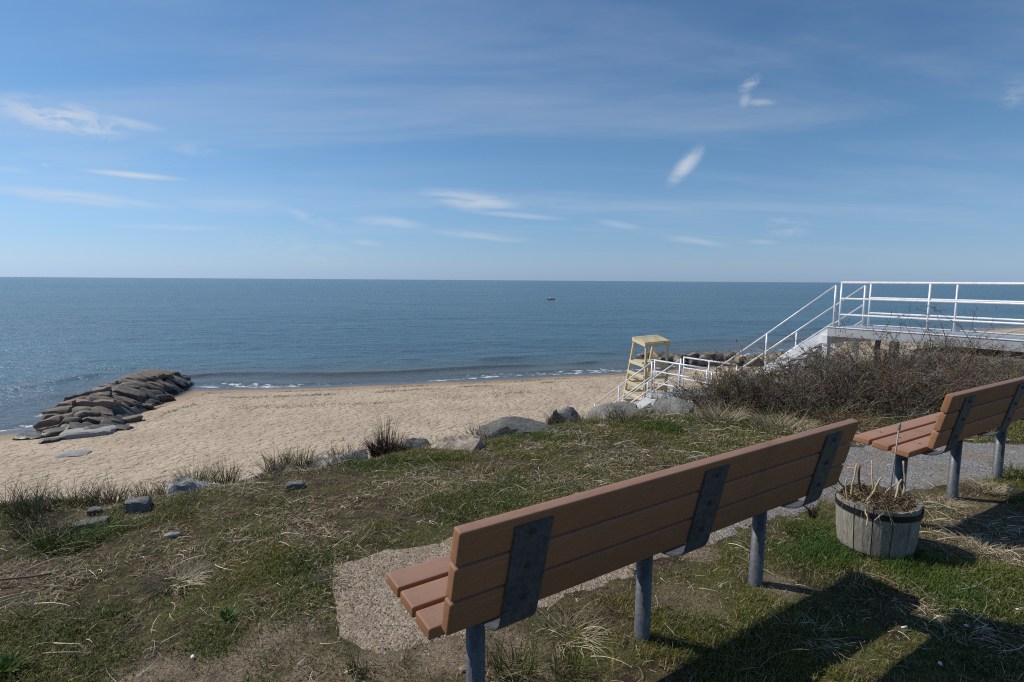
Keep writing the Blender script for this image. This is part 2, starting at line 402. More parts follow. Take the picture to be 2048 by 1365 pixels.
def m_rock(name, c0, c1, c2, shore=False, lichen=0.3):
    m, t, b = material(name); c = coords(t); p = wpos(t)
    oi = t.add('ShaderNodeObjectInfo').outputs['Random']
    off = t.add('ShaderNodeCombineXYZ', None, X=t.math('MULTIPLY', oi, 50.0), Y=t.math('MULTIPLY', oi, 31.0)).outputs[0]
    v = t.vmath('ADD', p, off)
    n = t.noise(v, 2.2, 7, 0.65, 0.4); f = t.noise(v, 26, 5, 0.7); sp = t.noise(v, 120, 2, 0.6)
    base = t.mix(t.mr(n, 0.3, 0.7), c0, c1)
    base = t.mix(t.mr(oi, 0.55, 0.95), base, c2)
    base = t.mix(1.0, base, t.ramp(f, [(0.3, (0.5,) * 3), (0.7, (1.32,) * 3)]), 'MULTIPLY')
    base = t.mix(1.0, base, t.ramp(sp, [(0.3, (0.75,) * 3), (0.7, (1.2,) * 3)]), 'MULTIPLY')
    li = t.mr(t.noise(v, 9, 6, 0.75), 0.58, 0.66)
    base = t.mix(t.math('MULTIPLY', li, lichen), base, (0.36, 0.36, 0.31))
    rough = 0.85
    if shore:
        z = t.add('ShaderNodeSeparateXYZ', None, Vector=p).outputs[2]
        wl = t.math('ADD', z, t.math('MULTIPLY', t.math('SUBTRACT', t.noise(p, 1.2, 4), 0.5), 0.5))
        wet = t.mr(wl, SEA_Z + 0.75, SEA_Z + 0.25)
        base = t.mix(t.math('MULTIPLY', wet, 0.85), base, (0.022, 0.021, 0.018))
        t.put(b.inputs['Roughness'], t.mr(wet, 0, 1, 0.85, 0.4))
    else: b.inputs['Roughness'].default_value = rough
    t.put(b.inputs['Base Color'], base)
    bump(t, b, t.math('ADD', t.math('ADD', n, t.math('MULTIPLY', f, 0.35)), t.math('MULTIPLY', sp, 0.1)), 0.7, 0.05)
    return m
def plain(name, c, rough=0.6, metal=0.0, var=0.25, scale=12, bm_=0.0):
    m, t, b = material(name); p = coords(t)
    n = t.noise(p, scale, 5, 0.65)
    t.put(b.inputs['Base Color'], t.mix(n, tuple(x * (1 - var) for x in c), tuple(min(1, x * (1 + var)) for x in c)))
    b.inputs['Roughness'].default_value = rough; b.inputs['Metallic'].default_value = metal
    if bm_: bump(t, b, n, bm_, 0.004)
    return m

# ------------------------------------------------------------------ terrain functions
SEA_Z = -4.9
EDGE = [(-40, -16), (-14, -2.4), (-5.2, 2.45), (-3.25, 3.68), (-2.5, 3.92), (-1.92, 4.30), (-0.78, 4.98), (0.4, 5.80), (2.1, 6.75), (4.0, 8.1), (6.0, 9.9), (7.6, 11.6), (9.4, 13.2), (13, 15.2), (40, 27), (90, 45)]
SHORE = [(-120, -40), (-45, 8), (-27, 19.6), (-20.6, 22.8), (-19.6, 25.2), (-19.0, 29), (-18.6, 32.3), (-15.1, 32.7), (-9.6, 33.7), (-3.9, 35.4), (2.5, 37.5), (7.5, 39.3), (13.0, 42.0), (17.5, 44.5), (21, 50), (27, 54), (47, 69), (63, 77.5), (75, 83), (140, 115), (400, 230)]
def ground_z(x, y):
    s = sdist(x, y, EDGE)
    base = 0.018 * fbm(x * 0.9, y * 0.9, oct=3, seed=5) + 0.010 * fbm(np.asarray(x) * 4, np.asarray(y) * 4, oct=3, seed=9) - 0.012 * sstep(np.asarray(x, float), 1.5, 3.5) + 0.014
    s2 = s + 0.22 * fbm(x * 1.3, y * 1.3, oct=3, seed=21)
    drop = 0.10 * sstep(s2, 0.55, 0.05) + 0.55 * sstep(s2, 0.12, -0.55) + 3.9 * sstep(s2, -0.35, -1.9)
    rx, ry = np.asarray(x, float) - 7.58, np.asarray(y, float) - 13.35
    tt = rx * -0.5496 + ry * 0.8354; nn = rx * 0.8354 + ry * 0.5496
    bank = 0.26 * sstep(nn, 0.25, 1.25) * sstep(tt, -1.7, -2.9) * (1 - sstep(nn, 2.2, 4.5))
    return base - drop + bank
def beach_z(x, y, detail=True):
    d = sdist(x, y, SHORE) + 0.5 * fbm(np.asarray(x) * 0.12, np.asarray(y) * 0.12, oct=2, seed=3)
    z = np.where(d > 0, 0.075 * np.minimum(d, 4) + 0.032 * np.maximum(np.minimum(d, 26) - 4, 0), 0.07 * np.maximum(d, -60))
    z = SEA_Z + z
    if detail:
        dry = sstep(d, 2.2, 5.0)
        xr, yr = x * 0.93 + y * 0.37, -x * 0.37 + y * 0.93
        n = fbm(xr * 2.0, yr * 2.6, oct=2, seed=31); n2 = fbm(xr * 4.1, yr * 5.0, oct=2, seed=41)
        z = z + dry * (0.6 + 0.5 * fbm(x * 0.22, y * 0.3, oct=2, seed=57)) * (0.055 * np.minimum(n, 0.12) + 0.036 * np.minimum(n2, 0.1)) + 0.03 * fbm(x * 0.35, y * 0.35, oct=2, seed=51) * dry
    return z
def ground_z1(x, y): return np.ravel(ground_z(np.atleast_1d(x), np.atleast_1d(y)))[0]
def beach_z1(x, y, d=False): return np.ravel(beach_z(np.atleast_1d(x), np.atleast_1d(y), d))[0]
# ------------------------------------------------------------------ the setting
def m_soil():
    m, t, b = material('lawn_soil_and_moss'); p = wpos(t)
    n1 = t.noise(p, 1.4, 5, 0.6, 0.3); n2 = t.noise(p, 9, 6, 0.7); n3 = t.noise(p, 90, 4, 0.7)
    bare = t.add('ShaderNodeAttribute', dict(attribute_name='bare')).outputs['Fac']
    base = t.mix(t.mr(n2, 0.35, 0.65), (0.040, 0.030, 0.018), (0.12, 0.088, 0.054))
    moss = t.math('MULTIPLY', t.mr(t.math('ADD', t.math('MULTIPLY', n1, 0.6), t.math('MULTIPLY', n2, 0.4)), 0.44, 0.58), t.math('SUBTRACT', 1.0, bare))
    base = t.mix(t.math('MULTIPLY', moss, 0.8), base, t.mix(n3, (0.040, 0.052, 0.010), (0.125, 0.130, 0.032)))
    base = t.mix(t.math('MULTIPLY', bare, t.mr(n2, 0.3, 0.6, 0.45, 1.0)), base, t.mix(n3, (0.17, 0.125, 0.085), (0.33, 0.255, 0.185)))
    n4 = t.noise(p, 260, 3, 0.75)
    base = t.mix(1.0, base, t.ramp(n3, [(0.25, (0.55,) * 3), (0.75, (1.35,) * 3)]), 'MULTIPLY')
    base = t.mix(1.0, base, t.ramp(n4, [(0.3, (0.45,) * 3), (0.7, (1.6,) * 3)]), 'MULTIPLY')
    t.put(b.inputs['Base Color'], base); b.inputs['Roughness'].default_value = 0.95; b.inputs['Specular IOR Level'].default_value = 0.15
    bump(t, b, t.math('ADD', n2, t.math('MULTIPLY', n3, 0.4)), 0.9, 0.03)
    return m
BARE_SPOTS = [G(560, 1300), G(480, 1340), G(620, 1365), G(700, 1390), G(400, 1380), G(1010, 1290), G(960, 1330), G(900, 1320), G(1560, 1180), G(1680, 1000), G(1400, 1110), G(300, 1390), G(1960, 735), G(2040, 760)]
BARE_R = [.26, .2, .25, .3, .22, .16, .2, .22, .12, .18, .14, .25, 1.4, 1.6]
def bare_f(x, y):
    r = np.zeros(np.shape(x)); nb_ = fbm(x * 5, y * 5, oct=3, seed=77)
    for c, rr in zip(BARE_SPOTS, BARE_R):
        r = np.maximum(r, 1 - sstep(np.hypot(x - c[0], y - c[1]) + 0.35 * rr * nb_, rr * 0.25, rr * 0.95))
    far = sstep(x + 0 * y, 6.2, 7.4) * sstep(y + 0 * x, 6.5, 8)
    nz = 0.9 * sstep(fbm(x * 1.7, y * 1.7, oct=4, seed=91), 0.22, 0.42)
    return np.maximum(np.maximum(r * 0.85, far), nz * 0.4)
xs = spaced(-4.2, 4.6, 0.045, -60, 70); ys = spaced(0.7, 7.4, 0.045, -60, 34)
lawn = obj('ground', grid_mesh('ground', xs, ys, ground_z, keep=lambda x, y: sdist(x, y, EDGE) > -3.0, floats={'bare': bare_f}), m_soil())
tag(lawn, 'mossy brown turf bank top above the beach', kind='structure')

def m_sand():
    m, t, b = material('beach_sand'); p = wpos(t)
    shore = t.add('ShaderNodeAttribute', dict(attribute_name='shore')).outputs['Fac']
    n1 = t.noise(p, 0.5, 5, 0.6); n2 = t.noise(p, 7, 5, 0.7); n3 = t.noise(p, 70, 3, 0.7)
    base = t.mix(t.mr(n1, 0.3, 0.7), (0.395, 0.31, 0.22), (0.495, 0.395, 0.285))
    base = t.mix(t.mr(n2, 0.55, 0.75, 0, 0.35), base, (0.25, 0.185, 0.12))
    base = t.mix(1.0, base, t.ramp(n3, [(0.2, (0.8,) * 3), (0.8, (1.15,) * 3)]), 'MULTIPLY')
    wl = t.math('ADD', shore, t.math('MULTIPLY', t.math('SUBTRACT', t.noise(p, 0.35, 4), 0.5), 2.2))
    damp = t.mr(wl, 3.6, 2.2); wet = t.mr(wl, 1.9, 0.7)
    base = t.mix(t.math('MULTIPLY', damp, 0.75), base, (0.27, 0.19, 0.115))
    base = t.mix(wet, base, (0.085, 0.062, 0.042))
    t.put(b.inputs['Base Color'], base)
    t.put(b.inputs['Roughness'], t.mr(wet, 0, 1, 0.9, 0.22)); b.inputs['Specular IOR Level'].default_value = 0.3
    v = t.vmath('MULTIPLY', p, (1.0, 1.25, 1.0))
    h = t.math('ADD', t.mr(t.noise(v, 3.4, 3, 0.55), 0.3, 0.58), t.math('MULTIPLY', t.noise(v, 11, 3, 0.6), 0.5))
    h = t.math('MULTIPLY', h, t.math('SUBTRACT', 1.0, damp))
    bump(t, b, t.math('ADD', h, t.math('MULTIPLY', n3, 0.05)), 0.75, 0.085)
    return m
shore_f = lambda x, y: sdist(x, y, SHORE)
xs = spaced(-24, 17, 0.10, -160, 420, 1.12); ys = spaced(5.5, 43, 0.10, -60, 300, 1.12)
beach = obj('beach', grid_mesh('beach', xs, ys, beach_z, floats={'shore': shore_f},
            keep=lambda x, y: (sdist(x, y, EDGE) < 0.5) & (sdist(x, y, SHORE) > -70)), m_sand())
tag(beach, 'pale trampled sand beach below the bank', kind='structure')

def m_sea():
    m, t, b = material('sea_water'); p = wpos(t)
    shore = t.add('ShaderNodeAttribute', dict(attribute_name='shore')).outputs['Fac']    # metres offshore
    foamA = t.add('ShaderNodeAttribute', dict(attribute_name='foam')).outputs['Fac']
    v = t.vmath('MULTIPLY', p, (0.55, 1.0, 1.0))
    s1 = t.noise(v, 0.9, 4, 0.6, 0.3); s2 = t.noise(v, 3.6, 4, 0.6, 0.3); s3 = t.noise(v, 0.16, 3, 0.55)
    patch = t.noise(t.vmath('MULTIPLY', p, (0.012, 0.05, 1.0)), 1.0, 4, 0.6, 0.4)
    base = t.mix(t.mr(shore, 0.0, 14.0), (0.075, 0.075, 0.062), (0.040, 0.090, 0.120))
    base = t.mix(t.mr(patch, 0.35, 0.7), base, t.mix(t.mr(shore, 0.0, 14.0), (0.070, 0.075, 0.065), (0.054, 0.118, 0.150)))
    fn = t.noise(t.vmath('MULTIPLY', p, (0.7, 1.3, 1.0)), 2.3, 6, 0.72, 0.5)
    fm = t.mr(t.math('ADD', foamA, t.math('MULTIPLY', t.math('SUBTRACT', fn, 0.5), 2.1)), 0.50, 0.72)
    fm = t.math('MULTIPLY', fm, t.mr(foamA, 0.02, 0.15))
    base = t.mix(fm, base, (0.72, 0.74, 0.74))
    t.put(b.inputs['Base Color'], base)
    t.put(b.inputs['Roughness'], t.mr(fm, 0, 1, 0.24, 0.8))
    b.inputs['IOR'].default_value = 1.333
    s4 = t.noise(v, 11.0, 2, 0.5)
    h = t.math('ADD', t.math('ADD', t.math('ADD', s1, t.math('MULTIPLY', s2, 0.42)), t.math('MULTIPLY', s4, 0.10)), t.math('MULTIPLY', s3, 2.2))
    str_ = t.math('MULTIPLY', t.mr(shore, -1.0, 10.0, 0.35, 1.0), t.mr(patch, 0.3, 0.75, 1.0, 0.72))
    n = t.add('ShaderNodeBump', None, Height=h, Strength=str_, Distance=0.30); t.l.new(n.outputs[0], b.inputs['Normal'])
    return m
def build_sea():
    rr = [17.0]
    while rr[-1] < 60000:
        r_ = rr[-1]; rr.append(r_ * (1.0052 if r_ < 110 else (1.012 if r_ < 400 else 1.12)))
    rr = np.array(rr); th = np.linspace(R(-18), R(146), 640)
    Rr, Th = np.meshgrid(rr, th, indexing='ij'); X = Rr * np.cos(Th); Y = Rr * np.sin(Th)
    off = -sdist(X, Y, SHORE)
    fade = sstep(off, -1.0, 8.0) * (1 - sstep(Rr, 160, 380))
    z = 0.050 * fbm(X * 0.35 + Y * 0.1, Y * 0.75, oct=3, seed=101) + 0.05 * fbm(X * 0.10, Y * 0.30 - X * 0.05, oct=2, seed=111)
    z = z * (0.15 + fade) * (Rr < 390)
    # two little breakers running in along the shore
    fo = np.zeros_like(z)
    nl = fbm(X * 0.11, Y * 0.11, oct=3, seed=121); nl2 = fbm(X * 0.25, Y * 0.25, oct=2, seed=131)
    for c, wdt, amp, fstr in ((4.4, 0.7, 0.12, 0.24), (9.5, 1.3, 0.10, 0.0), (1.2, 0.8, 0.05, 0.50)):
        dc = off - (c + 1.5 * nl)
        amp_ = amp * sstep(nl2 + 0.55 * vnoise(X * 0.09, Y * 0.09, seed=141 + int(c)), -0.35, 0.35)
        prof = np.where(dc > 0, np.exp(-(dc / (wdt * 1.5)) ** 2), np.exp(-(dc / (wdt * 0.55)) ** 2))
        z = z + amp_ * prof * (Rr < 300)
        fo = np.maximum(fo, fstr * np.exp(-((dc + wdt * 0.8) / (wdt * 1.0)) ** 2) * (amp_ / amp))
    fo = np.maximum(fo, 0.60 * np.exp(-((off - 0.1 - 0.8 * nl) / 0.30) ** 2))
    # water stirred up round the two groynes
    for gx, gy, gr in ((-22.3, 31.5, 1.6), (-22.3, 28, 1.2), (-21.5, 25.6, 1.2), (-20.6, 34.2, 1.6), (-18.2, 33.2, 1.2), (13.2, 46.2, 1.6), (15.5, 48, 2.0), (18, 49.6, 2.2), (20.5, 51.3, 2.4), (23.5, 52.6, 2.4)):
        fo = np.maximum(fo, 0.46 * np.exp(-(np.hypot(X - gx, Y - gy) / (gr * .8)) ** 2))
    Z = SEA_Z + z
    nr, nt = Rr.shape; idx = np.arange(nr * nt).reshape(nr, nt)
    Q = np.stack([idx[:-1, :-1], idx[1:, :-1], idx[1:, 1:], idx[:-1, 1:]], -1).reshape(-1, 4)
    kp = (off > -6).ravel(); Q = Q[kp[Q].any(1)]
    used = np.zeros(nr * nt, bool); used[Q.ravel()] = True; mp = np.cumsum(used) - 1
    V = np.stack([X, Y, Z], -1).reshape(-1, 3)[used]
    return raw_mesh('sea', V, [mp[Q]], True, floats={'shore': off.ravel()[used], 'foam': fo.ravel()[used]})
sea = obj('sea', build_sea(), m_sea())
tag(sea, 'calm blue sea reaching to the horizon', kind='structure')

# gravel strip in front of the benches
near_px = [(664, 1165), (660, 1215), (668, 1265), (686, 1305), (770, 1345), (880, 1318), (1040, 1262), (1160, 1215), (1250, 1178), (1440, 1102), (1560, 1050), (1700, 1004), (1850, 992), (2048, 945), (2600, 930)]
far_px = [(668, 1145), (672, 1140), (682, 1130), (694, 1122), (770, 1100), (890, 1072), (1040, 1045), (1150, 1012), (1240, 985), (1440, 928), (1560, 898), (1700, 884), (1850, 882), (2048, 884), (2600, 862)]
NP = np.array([G(*p)[:2] for p in near_px]); FP = np.array([G(*p)[:2] for p in far_px])
def strip(NPp, FPp, nu, nv):
    s = np.linspace(0, len(NPp) - 1, nu); i = np.minimum(s.astype(int), len(NPp) - 2); f = (s - i)[:, None]
    A = NPp[i] * (1 - f) + NPp[i + 1] * f; B = FPp[i] * (1 - f) + FPp[i + 1] * f
    v = np.linspace(0, 1, nv)[None, :, None]
    return A[:, None] * (1 - v) + B[:, None] * v
GP = strip(NP, FP, 260, 46)
gx, gy = GP[..., 0], GP[..., 1]
wobx = 0.045 * fbm(gx * 4, gy * 4, oct=3, seed=61); gx = gx + wobx; gy = gy + 0.045 * fbm(gx * 3 + 9, gy * 3, oct=3, seed=63)
ev = np.minimum(np.linspace(0, 1, 46), np.linspace(1, 0, 46))[None, :]; eu = np.minimum(np.linspace(0, 1, 260) * 4, 1)[:, None]
edge_in = sstep(np.minimum(ev, eu * 0.5) + 0.10 * fbm(gx * 7, gy * 7, oct=4, seed=65), 0.0, 0.13)
gz_ = ground_z(gx, gy) * 0.9 + 0.008 - 0.022 * (1 - edge_in) + 0.003 * fbm(gx * 30, gy * 30, oct=2, seed=67)
idx = np.arange(260 * 46).reshape(260, 46)
Q = np.stack([idx[:-1, :-1], idx[1:, :-1], idx[1:, 1:], idx[:-1, 1:]], -1).reshape(-1, 4)[:, ::-1]
def m_gravel():
    m, t, b = material('gravel'); p = wpos(t)
    x = t.add('ShaderNodeSeparateXYZ', None, Vector=p).outputs[0]
    vo = t.add('ShaderNodeTexVoronoi', None, Vector=p, Scale=135.0); vo2 = t.add('ShaderNodeTexVoronoi', None, Vector=p, Scale=60.0)
    n = t.noise(p, 3, 5, 0.6); n2 = t.noise(p, 16, 5, 0.7)
    grey = t.mr(t.math('ADD', x, t.math('MULTIPLY', n, 0.8)), 1.0, 1.9)
    rnd = t.add('ShaderNodeRGBToBW', None, Color=vo.outputs[1]).outputs[0]
    tan = t.ramp(rnd, [(0.15, (0.13, 0.105, 0.082)), (0.5, (0.285, 0.218, 0.155)), (0.85, (0.42, 0.345, 0.265))])
    gr = t.ramp(rnd, [(0.15, (0.085, 0.088, 0.09)), (0.5, (0.19, 0.185, 0.18)), (0.85, (0.36, 0.35, 0.34))])
    base = t.mix(grey, tan, gr)
    base = t.mix(t.mr(t.math('ADD', t.math('MULTIPLY', n2, 0.5), t.math('MULTIPLY', n, 0.5)), 0.47, 0.62, 0, 0.8), base, (0.21, 0.155, 0.105))
    t.put(b.inputs['Base Color'], base); b.inputs['Roughness'].default_value = 0.9; b.inputs['Specular IOR Level'].default_value = 0.2
    h = t.math('ADD', t.math('MULTIPLY', vo.outputs[0], -0.6), t.math('ADD', t.math('MULTIPLY', vo2.outputs[0], -0.4), t.math('MULTIPLY', n2, 0.5)))
    bump(t, b, h, 0.8, 0.008)
    return m
path = obj('gravel_path', raw_mesh('gravel_path', np.stack([gx, gy, gz_], -1).reshape(-1, 3), [Q]), m_gravel())
tag(path, 'strip of pale gravel in front of the benches', kind='structure')
def on_path(x, y):
    """1 on the gravel strip, with a ragged border"""
    j = np.random.default_rng(5); x = x + j.normal(size=np.shape(x)) * .055 + .08 * fbm(x * 7, y * 7, oct=2, seed=69); y = y + j.normal(size=np.shape(y)) * .055
    poly = np.concatenate([NP, FP[::-1]]); inside = np.zeros(np.shape(x), bool); n = len(poly)
    for i in range(n):
        x1, y1 = poly[i]; x2, y2 = poly[(i + 1) % n]
        c = ((y1 > y) != (y2 > y)) & (x < (x2 - x1) * (y - y1) / (y2 - y1 + 1e-12) + x1); inside ^= c
    return inside

# ------------------------------------------------------------------ rocks
def at_ground(px, py):
    """first place where the line of sight meets the bank top"""
    d = ray(px, py); d = d / d[1]; Y = np.arange(0.8, 16, 0.01)
    X = d[0] * Y; Z = CAM_Z + d[2] * Y; gz = ground_z(X, Y)
    k = np.nonzero(Z <= gz)[0]
    if len(k) == 0 or sdist(X[k[:1]], Y[k[:1]], EDGE)[0] < 0.04:      # looks over the edge: stand it on the crest
        ok = np.nonzero(sdist(X, Y, EDGE) > 0.10)[0]; i = ok[-1] if len(k) == 0 else ok[ok <= k[0]][-1]
    else: i = k[0]
    return np.array([X[i], Y[i], gz[i]])
_ico = bmesh.new(); bmesh.ops.create_icosphere(_ico, subdivisions=4, radius=1.0)
ICO_V = np.array([v.co[:] for v in _ico.verts]); ICO_F = np.array([[v.index for v in f.verts] for f in _ico.faces]); _ico.free()
_ico = bmesh.new(); bmesh.ops.create_icosphere(_ico, subdivisions=3, radius=1.0)
ICO3_V = np.array([v.co[:] for v in _ico.verts]); ICO3_F = np.array([[v.index for v in f.verts] for f in _ico.faces]); _ico.free()
def rock_verts(size, seed, planes=11, rough=0.06, fine=True, boxy=0.55):
    r = np.random.default_rng(seed)
    D = ICO_V if fine else ICO3_V
    N = r.normal(size=(planes, 3)); N /= np.linalg.norm(N, axis=1, keepdims=True)
    h = r.uniform(0.62, 0.95, planes)
    ax = np.concatenate([np.eye(3), -np.eye(3)]) + r.normal(size=(6, 3)) * 0.10; ax /= np.linalg.norm(ax, axis=1, keepdims=True)
    N = np.concatenate([N, ax]); h = np.concatenate([h, r.uniform(boxy, boxy + 0.12, 6)])
    dn = D @ N.T
    rad = np.where(dn > 0.05, h[None] / np.maximum(dn, 0.05), 9)
    p = 34.0; rr = (np.sum(rad ** -p, axis=1)) ** (-1 / p)
    P = D * rr[:, None] / 0.62
    q = P * 1.4 + seed * 3.7
    n = fbm(q[:, 0], q[:, 1], q[:, 2], oct=4, seed=seed)
    nr = 1 - np.abs(fbm(q[:, 0] * 2.2, q[:, 1] * 2.2, q[:, 2] * 2.2, oct=3, seed=seed + 5)) * 2
    n3 = fbm(q[:, 0] * 5, q[:, 1] * 5, q[:, 2] * 9, oct=2, seed=seed + 9)
    P = P * (1 + rough * 1.5 * n + rough * 0.6 * nr + rough * 0.45 * n3)[:, None]
    return P * np.asarray(size)[None] / 2
def rock(name, loc, size, seed, mat, parent=None, rot=(0, 0, 0), planes=11, rough=0.06, fine=True, boxy=0.55):
    me = raw_mesh(name, rock_verts(size, seed, planes, rough, fine, boxy), [ICO_F if fine else ICO3_F], True)
    me.set_sharp_from_angle(angle=R(27))
    return obj(name, me, mat, parent, loc, rot)
M_WALL = m_rock('grey_granite', (0.125, 0.122, 0.112), (0.28, 0.268, 0.24), (0.22, 0.205, 0.18), lichen=0.55)
M_TAN = m_rock('weathered_tan_rock', (0.30, 0.235, 0.175), (0.44, 0.36, 0.28), (0.38, 0.31, 0.24), lichen=0.3)
M_DARKR = m_rock('dark_grey_rock', (0.075, 0.075, 0.070), (0.18, 0.175, 0.16), (0.14, 0.135, 0.12), lichen=0.4)
M_PALE = m_rock('pale_speckled_granite', (0.20, 0.195, 0.18), (0.40, 0.385, 0.355), (0.33, 0.32, 0.30), lichen=0.5)
M_JET = m_rock('groyne_granite', (0.075, 0.064, 0.050), (0.23, 0.195, 0.15), (0.28, 0.195, 0.145), shore=True, lichen=0.12)
M_JETF = m_rock('far_groyne_granite', (0.075, 0.060, 0.045), (0.27, 0.215, 0.155), (0.36, 0.26, 0.175), shore=True, lichen=0.1)

seawall = thing('stone_seawall', 'row of big weathered boulders edging the grass above the beach', 'seawall', (0, 0, 0))
def edge_rot(): return math.atan2(3.4, 5.2)
# surveyed: left x, right x, top y, foot y, depth, turn, material, seed, roughness
WALL = [(2, 92, 991, 1016, .22, 20, M_DARKR, 3, .08), (318, 482, 955, 982, .24, 32, M_PALE, 6, .10), (488, 548, 946, 962, .16, 30, M_WALL, 8, .1),
        (588, 744, 898, 930, .28, 28, M_PALE, 9, .10), (798, 872, 876, 895, .24, 25, M_DARKR, 12, .07), (826, 984, 868, 907, .36, 32, M_TAN, 13, .16), (948, 1112, 833, 872, .40, 33, M_DARKR, 15, .07),
        (1084, 1122, 813, 836, .20, 20, M_TAN, 17, .12), (1102, 1168, 813, 838, .30, 15, M_WALL, 18, .09), (1160, 1294, 803, 838, .48, 14, M_WALL, 20, .08), (1284, 1394, 795, 828, .44, 18, M_WALL, 21, .09)]
for (x0, x1, ty, fy, ly, rz, mt, sd_, rg) in WALL:
    px = (x0 + x1) / 2; c = G(px, fy, -0.03); yc = c[1] + ly * 0.40
    lx = (x1 - x0) * yc / F_PX * 0.95; c = np.array([c[0] * yc / c[1], yc, -0.10])
    Rm = np.array(Matrix.Rotation(R(rz), 3, 'Z') @ Matrix.Rotation(R(14), 3, 'X'))
    for it in range(3):
        Vv = rock_verts((lx * .8, ly, .30), sd_, 14, rg, True, .78)
        W_r = Vv @ Rm.T + c - np.array([0, 0, CAM_Z]); dz = W_r @ FW
        uu = CX + F_PX * (W_r @ RT) / dz; vv = CY - F_PX * (W_r @ UP) / dz
        lx *= (x1 - x0) / (uu.max() - uu.min()); c[2] -= (ty - vv.min()) * dz.mean() / F_PX
        c[0] += (px - (uu.max() + uu.min()) / 2) * dz.mean() / F_PX
    rock('stone', tuple(c), (lx * .8, ly, .30), sd_, mt, seawall, (R(14), 0, R(rz)), planes=14, rough=rg, boxy=.78)
# lower courses of the wall face, seen only from the side
k = 0
for s in np.linspace(0, 1, 26):
    a = np.array([-4.6, 2.3]); b_ = np.array([7.3, 11.9]); P_ = np.array(EDGE[2:12]); L_ = np.concatenate([[0], np.cumsum(np.hypot(*np.diff(P_, axis=0).T))])
    x_ = np.interp(s * L_[-1], L_, P_[:, 0]); y_ = np.interp(s * L_[-1], L_, P_[:, 1])
    for row, (dz, off) in enumerate(((-0.95, 0.75), (-1.75, 1.15), (-2.6, 1.6), (-3.4, 2.0))):
        if (k + row) % 2 == 0 and row in (0,): pass
        o = rock('stone', (x_ - 0.55 * off + rng.uniform(-.1, .1), y_ + 0.83 * off, dz + rng.uniform(-.1, .1)), (rng.uniform(.75, 1.05), rng.uniform(.7, .9), rng.uniform(.7, .9)), 200 + (k * 4 + row) % 23, (M_WALL, M_DARKR, M_TAN)[(k + row) % 3], seawall, (0, 0, rng.uniform(0, 6)), fine=False)
    k += 1

# the groyne to the left: slabs laid across a low mound, running out from the sand into the water
groyne = thing('stone_groyne', 'long low groyne of tan granite slabs running from the sand into the sea', 'groyne', (-17.6, 21.0, SEA_Z))
gd = np.array([-3.6, 13.2]); gd = gd / np.hypot(*gd); gn = np.array([gd[1], -gd[0]])
def jet_h(s, t, L, top, half):
    prof = top * sstep(np.asarray(s), -1.6, 4.2) * (1 - 0.35 * sstep(np.asarray(s), L - 3, L))
    return prof * (1 - np.abs(t / half) ** 2.0)
gi = 0
s_ = 0.5
while s_ < 13.2:
    half = 1.38 - 0.3 * (s_ > 10) * (s_ - 10) / 3
    dlen = rng.uniform(0.45, 0.8); t_ = -half + rng.uniform(0, .4)
    while t_ < half:
        wid = rng.uniform(0.5, 1.4) if abs(t_) < 0.9 else rng.uniform(0.45, .95)
        tc_ = t_ + wid / 2; sc_ = s_ + rng.uniform(-.18, .18); tc_ += 0.30
        hh = float(jet_h(sc_, np.clip(tc_, -1.9, 1.9), 13.2, 1.12, 1.9))
        slope = math.atan2(float(jet_h(sc_, np.clip(tc_ + .2, -1.9, 1.9), 13.2, 1.12, 1.9)) - float(jet_h(sc_, np.clip(tc_ - .2, -1.9, 1.9), 13.2, 1.12, 1.9)), .4)
        x_, y_ = -17.6 + gd[0] * sc_ + gn[0] * tc_, 21.0 + gd[1] * sc_ + gn[1] * tc_
        bz = float(beach_z1(np.array(x_), np.array(y_), False))
        zz = max(hh + SEA_Z - 0.05, bz + 0.02 + 0.25 * hh) + rng.uniform(-.09, .09)
        th_ = rng.uniform(.35, .6)
        rock('stone', (x_ + 17.6, y_ - 21.0, zz - th_ * 0.40 - SEA_Z), (wid * 1.05, dlen * 1.1, th_), 300 + gi, M_JET, groyne, (R(rng.uniform(-8, 8)), -slope * 0.85 + R(rng.uniform(-7, 7)), math.atan2(gn[1], gn[0]) + R(rng.uniform(-22, 22))), planes=9, rough=.10, fine=False, boxy=.6)
        gi += 1; t_ += wid * 0.96
    s_ += dlen * 0.9
# flat slabs half sunk in the sand at its landward end
for (px, py, lx, ly, lz, rz, sd_, mt) in ((180, 868, 1.7, 1.2, .36, 30, 41, M_PALE), (115, 868, 1.0, .5, .35, 35, 42, M_JET), (150, 910, .95, .6, .16, 20, 43, M_PALE), (245, 858, .7, .5, .18, 0, 45, M_JET), (100, 884, .6, .4, .2, 40, 46, M_JET), (290, 818, .7, .5, .45, 15, 47, M_JET), (330, 800, .8, .6, .5, 60, 48, M_JET), (345, 785, .7, .5, .45, 20, 49, M_JET), (372, 770, .6, .4, .3, 0, 50, M_JET), (262, 842, .6, .45, .35, 50, 51, M_JET)):
    c = G(px, py, -4.45); bz = float(beach_z1(np.array(c[0]), np.array(c[1]), False))
    c = G(px, py, bz)
    rock('stone', (c[0] + 17.6, c[1] - 21.0, bz + lz * 0.02 - SEA_Z), (lx, ly, lz), sd_, mt, groyne, (R(rng.uniform(-4, 4)), R(rng.uniform(-4, 4)), R(rz)), planes=9, rough=.05, fine=False)

